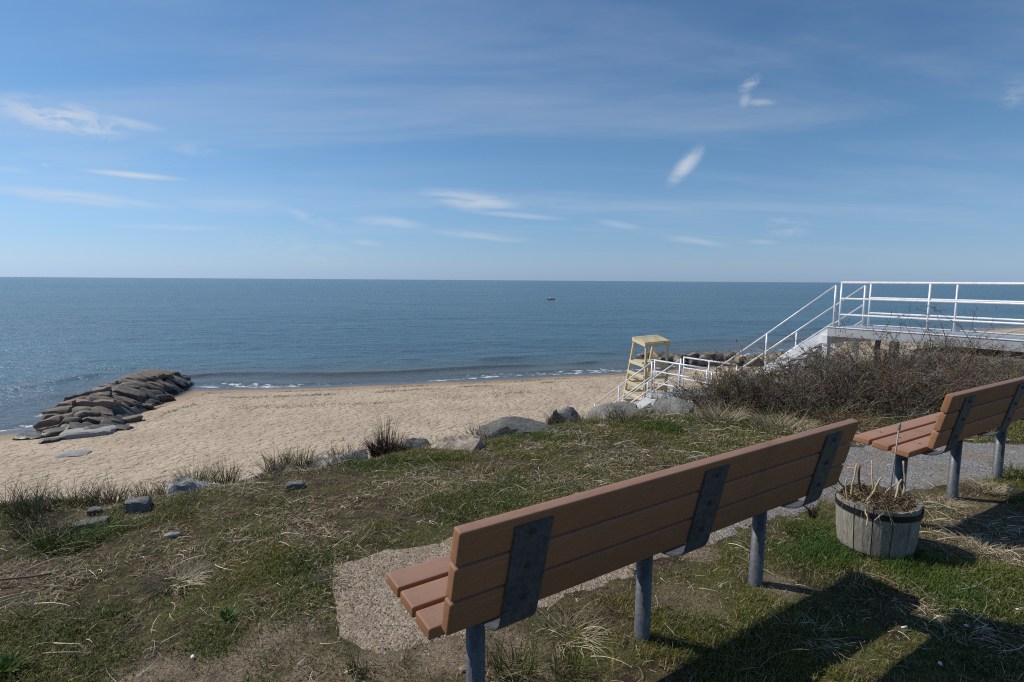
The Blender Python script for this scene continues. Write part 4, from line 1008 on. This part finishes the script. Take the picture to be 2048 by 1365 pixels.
def curves(P, az_, L, r0, lean0, lean1, turn, colr, nseg=6, k=3):
    """curved straws as thin prisms"""
    A = []; Bv = []; ra = []; rb = []; cc = []
    p = P.copy(); n = len(P)
    for i in range(nseg):
        u = i / (nseg - 1); le = lean0 * (1 - u) + lean1 * u; a = az_ + turn * u
        q = p + np.stack([np.cos(a) * np.sin(le), np.sin(a) * np.sin(le), np.cos(le)], 1) * (L / nseg)[:, None]
        A.append(p); Bv.append(q); ra.append(r0 * (1 - .75 * i / nseg)); rb.append(r0 * (1 - .75 * (i + 1) / nseg)); cc.append(colr); p = q
    V, Q = segs(np.concatenate(A), np.concatenate(Bv), np.concatenate(ra), np.concatenate(rb), k)
    return V, Q, np.repeat(np.concatenate(cc), 2 * k, 0)
x, y = scatter(40000, -5.4, 6.6, 0.6, 7.6, lambda x, y: straw_d(x, y)); n = len(x)
P = np.stack([x, y, ground_z(x, y) + .006], 1)
cs = np.array([[.66, .58, .45]]) * rng.uniform(.4, 1.25, (n, 1)) * np.where(rng.uniform(size=(n, 1)) < .35, np.array([[.92, .97, 1.05]]), np.array([[1, 1, 1.]]))
V, Q, C = curves(P, rng.uniform(0, 6.28, n), np.where(rng.uniform(size=n) < .8, rng.uniform(.02, .09, n), rng.uniform(.08, .22, n)), rng.uniform(.0007, .0021, n) * (1 + .15 * np.maximum(np.hypot(x, y) - 2.5, 0)), rng.uniform(1.05, 1.55, n), rng.uniform(1.45, 1.85, n), rng.normal(size=n) * .5, cs)
straw = obj('loose_straw', raw_mesh('loose_straw', V, [Q], False, C), M_LITTER); tag(straw, 'pale loose straws strewn over the turf', 'straw', kind='stuff')

# tufts of taller grass: one thing each
TONE = {'green': (np.array([.075, .125, .022]), np.array([.17, .19, .05])), 'brown': (np.array([.13, .085, .05]), np.array([.22, .16, .095])), 'straw': (np.array([.30, .245, .15]), np.array([.46, .39, .27])), 'mixed': (np.array([.08, .10, .03]), np.array([.30, .24, .14])), 'dark': (np.array([.055, .04, .03]), np.array([.13, .09, .06]))}
def tuft(loc, nb, L, spread, tone, seed, label, group, r0=.0016, lean=(.05, .6), curl=(.5, 1.6), name='grass_tuft'):
    r = np.random.default_rng(seed); a = r.uniform(0, 6.28, nb); rr = spread * np.sqrt(r.uniform(size=nb))
    P = np.stack([rr * np.cos(a), rr * np.sin(a), np.zeros(nb) - .005], 1)
    t0, t1 = TONE[tone]; m = r.uniform(size=(nb, 1)); C0 = (t0 * (1 - m) + t1 * m) * r.uniform(.7, 1.25, (nb, 1))
    az_ = a + r.normal(size=nb) * .8
    V, Q, C = curves(P, az_, r.uniform(.45, 1, nb) * L, r.uniform(.6, 1.2, nb) * r0 * (1 + .12 * max(loc[1] - 2.0, 0)), r.uniform(lean[0], lean[1], nb), r.uniform(curl[0], curl[1], nb), r.normal(size=nb) * .4, C0, 6, 3)
    o = obj(name, raw_mesh(name, V, [Q], False, C), M_LITTER if tone in ('straw', 'brown', 'dark') else M_GRASS, None, loc)
    return tag(o, label, 'grass', group)
EDGE_G = 'tall grass tufts along the edge of the bank'
TUFTS = [(62, 1030, 130, .24, .09, 'mixed', 'tall tangled green and brown grass tuft at the far left bank edge', .0018, (.02, .6), (.2, 1.5)),
         (70, 1065, 170, .10, .09, 'dark', 'dark brown dead tuft below the tall grass at far left', .0016, (.1, 1.0), (.6, 1.8)),
         (20, 1020, 70, .24, .10, 'mixed', 'thin bleached grass tuft cut by the left picture edge', .0015, (.1, .8), (.6, 1.6)),
         (150, 1015, 120, .22, .12, 'mixed', 'sparse grass tuft right of the dark edge stone', .0014, (.05, .6), (.3, 1.3)),
         (215, 985, 150, .20, .10, 'brown', 'reddish brown dead grass tuft above the sand slope', .0015, (.05, .7), (.3, 1.4)),
         (300, 965, 110, .16, .10, 'mixed', 'low tuft beside the long pale slab', .0014, (.05, .7), (.3, 1.4)),
         (390, 955, 160, .26, .09, 'green', 'green spiky tuft on the long pale slab', .0018, (.02, .5), (.2, 1.1)),
         (450, 948, 120, .24, .08, 'green', 'green tuft with one tall upright blade', .0017, (.02, .4), (.1, 1.0)),
         (555, 925, 170, .24, .10, 'mixed', 'spiky tuft left of the speckled pale boulder', .0018, (.02, .6), (.2, 1.2)),
         (600, 935, 130, .22, .09, 'green', 'green tuft in front of the speckled pale boulder', .0016, (.02, .5), (.2, 1.1)),
         (690, 918, 150, .20, .10, 'dark', 'dark twiggy tuft above the speckled pale boulder', .0018, (.05, .7), (.2, 1.2)),
         (775, 903, 420, .22, .13, 'dark', 'bushy dark brown dead tuft at the middle of the bank edge', .0021, (.05, 1.0), (.2, 1.6)),
         (770, 905, 90, .36, .06, 'brown', 'upright brown spikes rising from the dead tuft', .0019, (.0, .25), (.0, .5)),
         (965, 872, 120, .22, .12, 'mixed', 'thin tuft beside the tan rough rock', .0016, (.05, .6), (.2, 1.2)),
         (1040, 860, 140, .22, .14, 'straw', 'straw tuft in front of the long dark boulder', .0016, (.1, .9), (.5, 1.6)),
         (1130, 845, 150, .20, .15, 'brown', 'brown tuft at the foot of the small grey boulder', .0018, (.1, .9), (.4, 1.6)),
         (1250, 838, 160, .18, .18, 'mixed', 'low tuft at the foot of the flat grey slab', .0018, (.1, .9), (.4, 1.6)),
         (1440, 842, 240, .26, .22, 'straw', 'straw tuft where the bramble begins', .002, (.1, 1.0), (.5, 1.7)),
         (1560, 858, 260, .24, .25, 'straw', 'bleached straw tuft under the bramble', .002, (.2, 1.1), (.6, 1.7)),
         (1690, 852, 220, .22, .25, 'brown', 'brown dead tuft under the bramble beside the bench', .002, (.2, 1.1), (.6, 1.7))]
for i, (px, py, nb, L, sp_, tone, lab, r0, le, cu) in enumerate(TUFTS): tuft(at_ground(px, py), nb, L, sp_, tone, 1000 + i, lab, EDGE_G, r0, le, cu)
LAWN_G = 'grass tufts on the lawn'
for i, (px, py, nb, L, sp_, tone, lab, r0, le, cu) in enumerate([
        (355, 1165, 260, .15, .07, 'straw', 'flattened fan of bleached straw in the open turf at left', .0022, (.9, 1.4), (1.2, 1.75)),
        (140, 1085, 420, .13, .14, 'green', 'lush dark green patch of longer grass at left', .0016, (.2, .9), (.7, 1.6)),
        (85, 1105, 30, .34, .05, 'straw', 'long arching straw blades sweeping left over the green patch', .0014, (.9, 1.3), (1.3, 1.7)),
        (55, 1235, 40, .12, .03, 'straw', 'small bent straw clump near the left edge', .0016, (.6, 1.2), (1.0, 1.7)),
        (5, 1350, 90, .09, .04, 'green', 'bright green weed tuft in the bottom left corner', .0028, (.2, .8), (.6, 1.5)),
        (718, 1350, 46, .11, .035, 'green', 'small upright green tuft at the near end of the gravel', .0015, (.0, .5), (.1, .9)),
        (1030, 1345, 80, .17, .07, 'green', 'tall green blades beside the nearest bench leg', .0017, (.0, .6), (.3, 1.5)),
        (985, 1350, 50, .15, .05, 'mixed', 'mixed dry blades behind the nearest bench leg', .0014, (.2, 1.0), (.8, 1.7)),
        (1130, 1350, 40, .15, .05, 'green', 'dark green blades under the near bench', .0016, (.0, .5), (.2, 1.2)),
        (1500, 1335, 34, .24, .05, 'mixed', 'long drooping blades in the shade of the bench', .0012, (.3, 1.0), (1.1, 1.9)),
        (1640, 1075, 420, .10, .17, 'green', 'lush green grass growing against the barrel planter', .0015, (.2, .9), (.7, 1.6)),
        (1790, 1125, 220, .07, .13, 'green', 'short green grass along the foot of the barrel planter', .0014, (.1, .8), (.5, 1.5)),
        (1625, 1035, 26, .13, .02, 'dark', 'dark curled leaf stalk beside the planter', .003, (.0, .3), (.2, 1.8)),
        (1980, 985, 260, .15, .09, 'straw', 'dry straw tuft between the far bench legs', .0016, (.3, 1.1), (.9, 1.7)),
        (2030, 950, 120, .15, .10, 'green', 'green and straw tuft beside the last far bench leg', .0016, (.2, .9), (.7, 1.6)),
        (1880, 1010, 160, .12, .10, 'straw', 'thin straw scatter right of the barrel planter', .0013, (.5, 1.3), (1.0, 1.75)),
        (1965, 1100, 120, .11, .07, 'straw', 'straw clump lit at the edge of the far bench shadow', .0015, (.5, 1.2), (1.0, 1.75)),
        (1610, 1270, 90, .13, .09, 'straw', 'flattened straws behind the middle of the near bench', .0013, (.9, 1.4), (1.2, 1.7)),
        (1140, 1270, 130, .16, .09, 'straw', 'flattened straws beneath the near bench', .0014, (.9, 1.4), (1.2, 1.7)),
        (660, 1165, 110, .09, .04, 'straw', 'pale drooping tuft on the far edge of the gravel', .0015, (.3, 1.1), (1.1, 1.9)),
        (620, 1130, 150, .08, .09, 'green', 'green tuft on the turf lip above the gravel', .0014, (.2, .9), (.7, 1.6)),
        (560, 950, 60, .17, .04, 'straw', 'curved straw blades on the turf behind the edge', .0013, (.2, 1.0), (1.0, 1.8)),
        (950, 1040, 120, .09, .10, 'green', 'green tuft above the bench back at its near end', .0014, (.2, .9), (.7, 1.6))]):
    tuft(at_ground(px, py), nb, L, sp_, tone, 1100 + i, lab, LAWN_G, r0, le, cu)
# sparse wiry grass along the very edge of the bank
def edge_d(x, y):
    sdv = sdist(x, y, EDGE); return np.exp(-((sdv - .24) / .20) ** 2) * sstep(fbm(x * 2.6, y * 2.6, oct=3, seed=161), -.15, .25) * seen(x, y) * (x < 3.2)
x, y = scatter(60000, -4.4, 3.2, 2.2, 8.0, edge_d); n = len(x); x = x[:6500]; y = y[:6500]; n = len(x)
P = np.stack([x, y, ground_z(x, y) - .004], 1); mm = rng.uniform(size=(n, 1))
cs = np.where(mm < .33, np.array([[.10, .14, .035]]), np.where(mm < .75, np.array([[.36, .29, .18]]), np.array([[.13, .09, .058]]))) * rng.uniform(.6, 1.3, (n, 1))
V, Q, C = curves(P, rng.uniform(0, 6.28, n), rng.uniform(.04, .15, n) * (1 + .9 * (rng.uniform(size=n) < .08)), rng.uniform(.0013, .0025, n), rng.uniform(.0, .7, n), rng.uniform(.3, 1.6, n), rng.normal(size=n) * .4, cs)
tag(obj('bank_edge_grass', raw_mesh('bank_edge_grass', V, [Q], False, C), M_GRASS), 'sparse wiry grass along the edge of the bank', 'grass', kind='stuff')
# broad-leaved weed
def weed(loc, n, L, seed, label):
    r = np.random.default_rng(seed); a = r.uniform(0, 6.28, n); P = np.stack([.012 * np.cos(a), .012 * np.sin(a), np.zeros(n)], 1)
    C0 = np.array([[.05, .12, .018]]) * r.uniform(.7, 1.4, (n, 1))
    V, Fs, C = blades(P, a, r.uniform(.5, 1, n) * L, r.uniform(.008, .014, n), r.uniform(.3, .9, n), r.uniform(.9, 1.6, n), C0)
    return tag(obj('leafy_weed', raw_mesh('leafy_weed', V, Fs, True, C), M_GRASS, None, loc), label, 'weed', 'small leafy weeds in the turf')
weed(at_ground(455, 1240), 26, .055, 1, 'small green rosette weed in the bare turf left of the gravel')
weed(at_ground(815, 925), 60, .05, 2, 'leafy green weed by the dead brown tuft at the bank edge')
weed(at_ground(20, 1345), 30, .08, 3, 'broad green leaves in the bottom left corner')

# stones in the lawn
for px, py, sz, mt, sd_, lab in ((275, 1018, (.13, .11, .085), M_DARKR, 71, 'grey cracked boulder lying in the turf at left'), (190, 1028, (.07, .06, .05), M_DARKR, 72, 'small dark stone beside the cracked boulder'), (180, 1055, (.15, .08, .05), M_DARKR, 73, 'flat dark stone above the green grass patch'), (345, 1075, (.07, .03, .025), M_PALE, 74, 'small pale stone on the turf'), (1355, 1150, (.022, .016, .012), M_DARKR, 75, 'dark pebble behind the middle bench leg'), (925, 1345, (.02, .02, .012), M_TAN, 76, 'tan pebble near the nearest bench leg'), (590, 915 + 60, (.10, .08, .05), M_DARKR, 77, 'dark flat stone in the turf behind the edge')):
    c = at_ground(px, py); o = rock('lawn_stone', (c[0], c[1], c[2] + sz[2] * .2), sz, sd_, mt, None, (0, 0, R(20)), rough=.08, fine=sz[0] > .1); tag(o, lab, 'stone', 'stones lying in the turf')
# pebbles on the gravel
x, y = scatter(42000, -.9, 4.6, 1.2, 5.4, lambda x, y: on_path(x, y) * in_view(x, y) * np.clip(2.4 / np.hypot(x, y), .3, 1)); n = len(x)
O6 = np.array([[1, 0, 0], [0, 1, 0], [-1, 0, 0], [0, -1, 0], [0, 0, 1.0], [0, 0, -1]]); F8 = np.array([[0, 1, 4], [1, 2, 4], [2, 3, 4], [3, 0, 4], [1, 0, 5], [2, 1, 5], [3, 2, 5], [0, 3, 5]])
sz = rng.uniform(.0016, .0048, (n, 1, 1)) * rng.uniform(.7, 1.3, (n, 1, 3)) * np.array([[[1, 1, .7]]])
an = rng.uniform(0, 6.28, n); ca, sa = np.cos(an), np.sin(an)
L_ = (O6[None] + rng.normal(size=(n, 6, 3)) * .18) * sz; V = np.stack([L_[..., 0] * ca[:, None] - L_[..., 1] * sa[:, None], L_[..., 0] * sa[:, None] + L_[..., 1] * ca[:, None], L_[..., 2]], -1)
V = V + np.stack([x, y, ground_z(x, y) * .9 + .0095], 1)[:, None]
gm = sstep(x + .3 * rng.normal(size=n), 1.0, 2.0)[:, None]; C0 = (np.array([[.30, .225, .165]]) * (1 - gm) + np.array([[.23, .225, .22]]) * gm) * rng.uniform(.35, 1.5, (n, 1))
peb = obj('gravel_pebbles', raw_mesh('gravel_pebbles', V.reshape(-1, 3), [(F8[None] + (np.arange(n) * 6)[:, None, None]).reshape(-1, 3)], False, np.repeat(C0, 6, 0)), M_LITTER); tag(peb, 'small loose pebbles over the gravel strip', 'gravel', kind='stuff')
# little litter: shell bits, a cigarette end, a stick
M_SHELL = plain('white_shell', (0.72, 0.70, 0.66), 0.5, 0, .1, 40)
for px, py, s, sd_, lab in ((1880, 1336, .009, 81, 'white shell fragment on the turf at bottom right'), (385, 1320, .008, 82, 'white shell fragment on the bare soil at bottom left'), (1932, 1258, .008, 83, 'pale shell fragment among straws right of the bench shadow'), (2035, 1226, .007, 84, 'tiny white shell bit at the right picture edge')):
    c = at_ground(px, py); tag(rock('shell_fragment', (c[0], c[1], c[2] + .010), (s * 1.4, s, s * .35), sd_, M_SHELL, None, (R(20), 0, R(sd_ * 30)), planes=16, rough=.2, fine=False, boxy=.7), lab, 'shell', 'shell fragments on the turf')
c = at_ground(1809, 1265); butt = thing('cigarette_end', 'white cigarette end lying in the bench shadow', 'litter', (c[0], c[1], c[2] + .016)); obj('paper', tube_mesh('paper', [(-.012, 0, 0), (.012, .004, .002)], .0038, 10), M_SHELL, butt)
c = at_ground(30, 1172); stick = tag(obj('driftwood_stick', tube_mesh('driftwood_stick', [(-.16, -.05, .01), (-.05, -.01, .022), (.06, .025, .018), (.13, .05, .02)], [.006, .0055, .005, .0035], 8), M_STEMD, None, (c[0], c[1], c[2] + .012)), 'dark straight stick lying on the turf at the left edge', 'stick')

# ------------------------------------------------------------------ bramble thicket
def m_twig():
    m, t, b = material('bramble_twigs'); c = t.add('ShaderNodeAttribute', dict(attribute_name='Col')).outputs[0]
    t.put(b.inputs['Base Color'], c); b.inputs['Roughness'].default_value = .75; return m
M_TWIG = m_twig(); M_LEAF = attr_mat('young_leaves', .5, .3, .2)
def bush(loc, rad, ht, seed, label, nst=70, lean_dir=None):
    r = np.random.default_rng(seed); A = []; B = []; ra = []; rb = []; cc = []; tips = []
    cap = [1.0]
    def grow(p, d, L, r0, n, jit, grav, c):
        st = L / n
        for i in range(n):
            d = d + r.normal(size=3) * jit; d[2] += grav; d /= np.linalg.norm(d); q = p + d * st
            if q[2] > ht * cap[0]: d[2] = -abs(d[2]) * .3; q = p + d * st
            if q[2] < .02: d[2] = abs(d[2]); q = p + d * st
            A.append(p); B.append(q); r1 = r0 * (1 - .6 * (i + 1) / n); ra.append(r0 * (1 - .6 * i / n)); rb.append(r1); cc.append(c); p = q; yield p, d, r1
    for s in range(int(nst * .85)):
        a = r.uniform(0, 6.28); rr = rad * .75 * math.sqrt(r.uniform()); p = np.array([rr * math.cos(a), rr * math.sin(a), -.02])
        c = np.array([.125, .076, .056]) * r.uniform(.45, 1.5) if r.uniform() < .70 else np.array([.20, .175, .155]) * r.uniform(.6, 1.2)
        d = np.array([math.cos(a) * .5 + r.normal() * .35, math.sin(a) * .5 + r.normal() * .35, 1.0])
        tall = r.uniform() < .14; cap[0] = 1.75 if tall else 0.92
        for p1, d1, r1 in list(grow(p, d / np.linalg.norm(d), ht * (r.uniform(1.5, 2.1) if tall else r.uniform(.6, 1.4)), r.uniform(.004, .0088), 7, .20, -.05, c)):
            for _ in range(r.integers(1, 4)):
                dd = d1 + r.normal(size=3) * .9; dd /= np.linalg.norm(dd)
                c2 = c * r.uniform(.7, 1.25)
                for p2, d2, r2 in list(grow(p1, dd, r.uniform(.10, .26), max(r1 * .66, .002), 4, .30, .03, c2)):
                    tips.append(p2)
                    if r.uniform() < .6:
                        dd3 = d2 + r.normal(size=3) * .9; dd3 /= np.linalg.norm(dd3)
                        for p3, _, _ in list(grow(p2, dd3, r.uniform(.04, .10), .0014, 2, .3, .03, c2)): tips.append(p3)
    V, Q = segs(np.array(A), np.array(B), np.array(ra), np.array(rb), 3)
    o = thing('bramble_bush', label, 'bush', loc, 0, 'bare bramble bushes beside the stairs')
    st = obj('twigs', raw_mesh('twigs', V, [Q], False, np.repeat(np.array(cc), 6, 0)), M_TWIG, o)
    T = np.array(tips); T = T[r.uniform(size=len(T)) < .15]; n = len(T)
    # young leaves come in small sprays
    sel = r.uniform(size=n) < sstep(fbm(T[:, 0] * 4 + seed, T[:, 1] * 4, T[:, 2] * 4, oct=2, seed=seed), -.1, .35) + .12; T = np.repeat(T[sel], 4, 0); n = len(T)
    if n:
        C0 = np.where(r.uniform(size=(n, 1)) < .8, np.array([[.115, .17, .022]]), np.array([[.20, .10, .03]])) * r.uniform(.6, 1.35, (n, 1))
        V, Fs, C = blades(T + r.normal(size=(n, 3)) * .008, r.uniform(0, 6.28, n), r.uniform(.012, .026, n), r.uniform(.007, .012, n), r.uniform(0, 1.2, n), r.uniform(.4, 1.7, n), C0)
        obj('leaves', raw_mesh('leaves', V, Fs, False, C), M_LEAF, o)
    return o
BUSH = [(2.25, 6.75, .40, .28, 45, 'lowest bramble bush at the left end, beside the last grey slab'), (2.75, 6.35, .45, .40, 60, 'low bramble bush in front of the stair landing'), (3.0, 7.1, .5, .40, 60, 'bramble bush just below the stair landing rail'),
        (3.45, 6.25, .5, .46, 70, 'bramble bush nearest the lawn, right of the grey slabs'), (3.75, 7.0, .55, .52, 70, 'bramble bush in front of the upper stair flight'), (4.25, 6.35, .55, .44, 75, 'dense bramble bush straight above the near bench end'), (4.55, 7.3, .55, .58, 75, 'tall bramble bush in front of the stair stringer'),
        (5.05, 6.5, .55, .46, 75, 'dense bramble bush above the far bench seat'), (5.3, 7.6, .6, .66, 80, 'tallest bramble bush under the corner of the walkway'), (5.85, 6.7, .55, .46, 70, 'bramble bush above the far bench back'), (6.1, 7.9, .6, .64, 75, 'bramble bush in front of the first walkway post'),
        (6.75, 7.3, .5, .42, 42, 'bramble bush near the right end of the thicket'), (7.0, 8.5, .6, .60, 34, 'bramble bush in front of the second walkway post'), (7.6, 7.6, .45, .42, 40, 'thin bramble bush at the right picture edge'), (5.0, 8.5, .6, .30, 45, 'bramble bush behind, at the foot of the white support post')]
for i, (bx, by, br, bh, ns, lab) in enumerate(BUSH):
    bush((bx, by, float(ground_z1(np.array(bx), np.array(by)))), br, bh, 2000 + i, lab, ns)
# long arching canes sticking out
# dead leaves and stems under the thicket
x, y = scatter(48000, 1.8, 8.2, 5.2, 9.4, lambda x, y: np.clip(sum(np.exp(-((x - b[0]) ** 2 + (y - b[1]) ** 2) / (b[2] * 1.15) ** 2) for b in BUSH), 0, 1)); n = len(x)
P = np.stack([x, y, ground_z(x, y) + rng.uniform(0, .10, n)], 1)
cs = np.where(rng.uniform(size=(n, 1)) < .35, np.array([[.24, .19, .12]]), np.array([[.085, .06, .045]])) * rng.uniform(.5, 1.4, (n, 1))
V, Fs, C = blades(P, rng.uniform(0, 6.28, n), rng.uniform(.03, .12, n), rng.uniform(.002, .0042, n), rng.uniform(.3, 1.6, n), rng.uniform(.8, 1.9, n), cs, None, True)
tag(obj('undergrowth_litter', raw_mesh('undergrowth_litter', V, Fs, False, C), M_LITTER), 'brown dead grass and litter beneath the brambles', 'litter', kind='stuff')
cane = tag(obj('dead_cane', tube_mesh('dead_cane', [(0, 0, .02), (.25, .02, .04), (.5, .05, .05), (.75, .14, .06), (.92, .26, .12)], [.006, .0055, .005, .004, .002], 6), M_STEM, None, tuple(at_ground(1722, 845))), 'pale dead cane lying in front of the brambles above the far bench', 'cane')
cane2 = tag(obj('dead_cane', tube_mesh('dead_cane', [(0, 0, .02), (.2, .05, .10), (.42, .1, .20)], [.004, .0035, .002], 6), M_STEM, None, tuple(at_ground(1660, 840))), 'pale dead cane leaning up against the brambles', 'cane')

# ------------------------------------------------------------------ wrack on the beach, boat
def wrack_d(x, y):
    d = sdist(x, y, SHORE); nn = 1.2 * fbm(x * .12, y * .12, oct=3, seed=151)
    ln = np.exp(-((d - 4.3 - nn) / .22) ** 2) + .55 * np.exp(-((d - 2.6 - nn * .6) / .18) ** 2) + .3 * np.exp(-((d - 7.4 - nn * 1.4) / .4) ** 2)
    return np.clip(ln * sstep(fbm(x * .5, y * .5, oct=3, seed=153), -.25, .3), 0, 1) * (x > -18.5) * (y > 10)
x, y = scatter(120000, -19, 12, 22, 40, wrack_d); n = len(x)
P = np.stack([x, y, beach_z(x, y) + .004], 1)
cs = np.array([[.055, .042, .022]]) * rng.uniform(.5, 1.8, (n, 1))
V, Fs, C = blades(P, rng.uniform(0, 6.28, n), rng.uniform(.04, .16, n), rng.uniform(.01, .04, n), rng.uniform(.9, 1.5, n), rng.uniform(1.3, 1.8, n), cs)
tag(obj('seaweed_wrack', raw_mesh('seaweed_wrack', V, Fs, False, C), M_LITTER), 'dark lines of dried seaweed along the beach', 'seaweed', kind='stuff')

bp = G(1102, 600, SEA_Z); boat = thing('small_boat', 'tiny pale orange boat far out on the sea', 'boat', (bp[0], bp[1], SEA_Z), R(8))
M_HULL = plain('orange_hull', (0.75, 0.46, 0.32), .5, 0, .1, 2); M_CAB = plain('boat_white', (0.75, 0.73, 0.70), .5, 0, .08, 2)
hv = []
for i, s in enumerate(np.linspace(-1, 1, 9)):
    hw = .55 * (1 - max(s, 0) ** 2.2 * .96) * (1 if s > -.9 else .85); sh = .48 + .16 * max(s, 0) ** 2
    hv += [(s * 1.35, -hw, sh), (s * 1.32, -hw * .7, 0.02), (s * 1.3, 0, -.18), (s * 1.32, hw * .7, 0.02), (s * 1.35, hw, sh)]
hf = [(i * 5 + j, (i + 1) * 5 + j, (i + 1) * 5 + j + 1, i * 5 + j + 1) for i in range(8) for j in range(4)] + [(i * 5 + 4, (i + 1) * 5 + 4, (i + 1) * 5, i * 5) for i in range(8)]
obj('hull', raw_mesh('hull', np.array(hv), [np.array(hf)], False), M_HULL, boat)
obj('cabin', box_mesh('cabin', .75, .6, .42, .05, 2), M_CAB, boat, (-.25, 0, .68)); obj('mast', tube_mesh('mast', [(-.6, 0, .5), (-.6, 0, 2.1)], .035, 6), M_BOLT, boat)
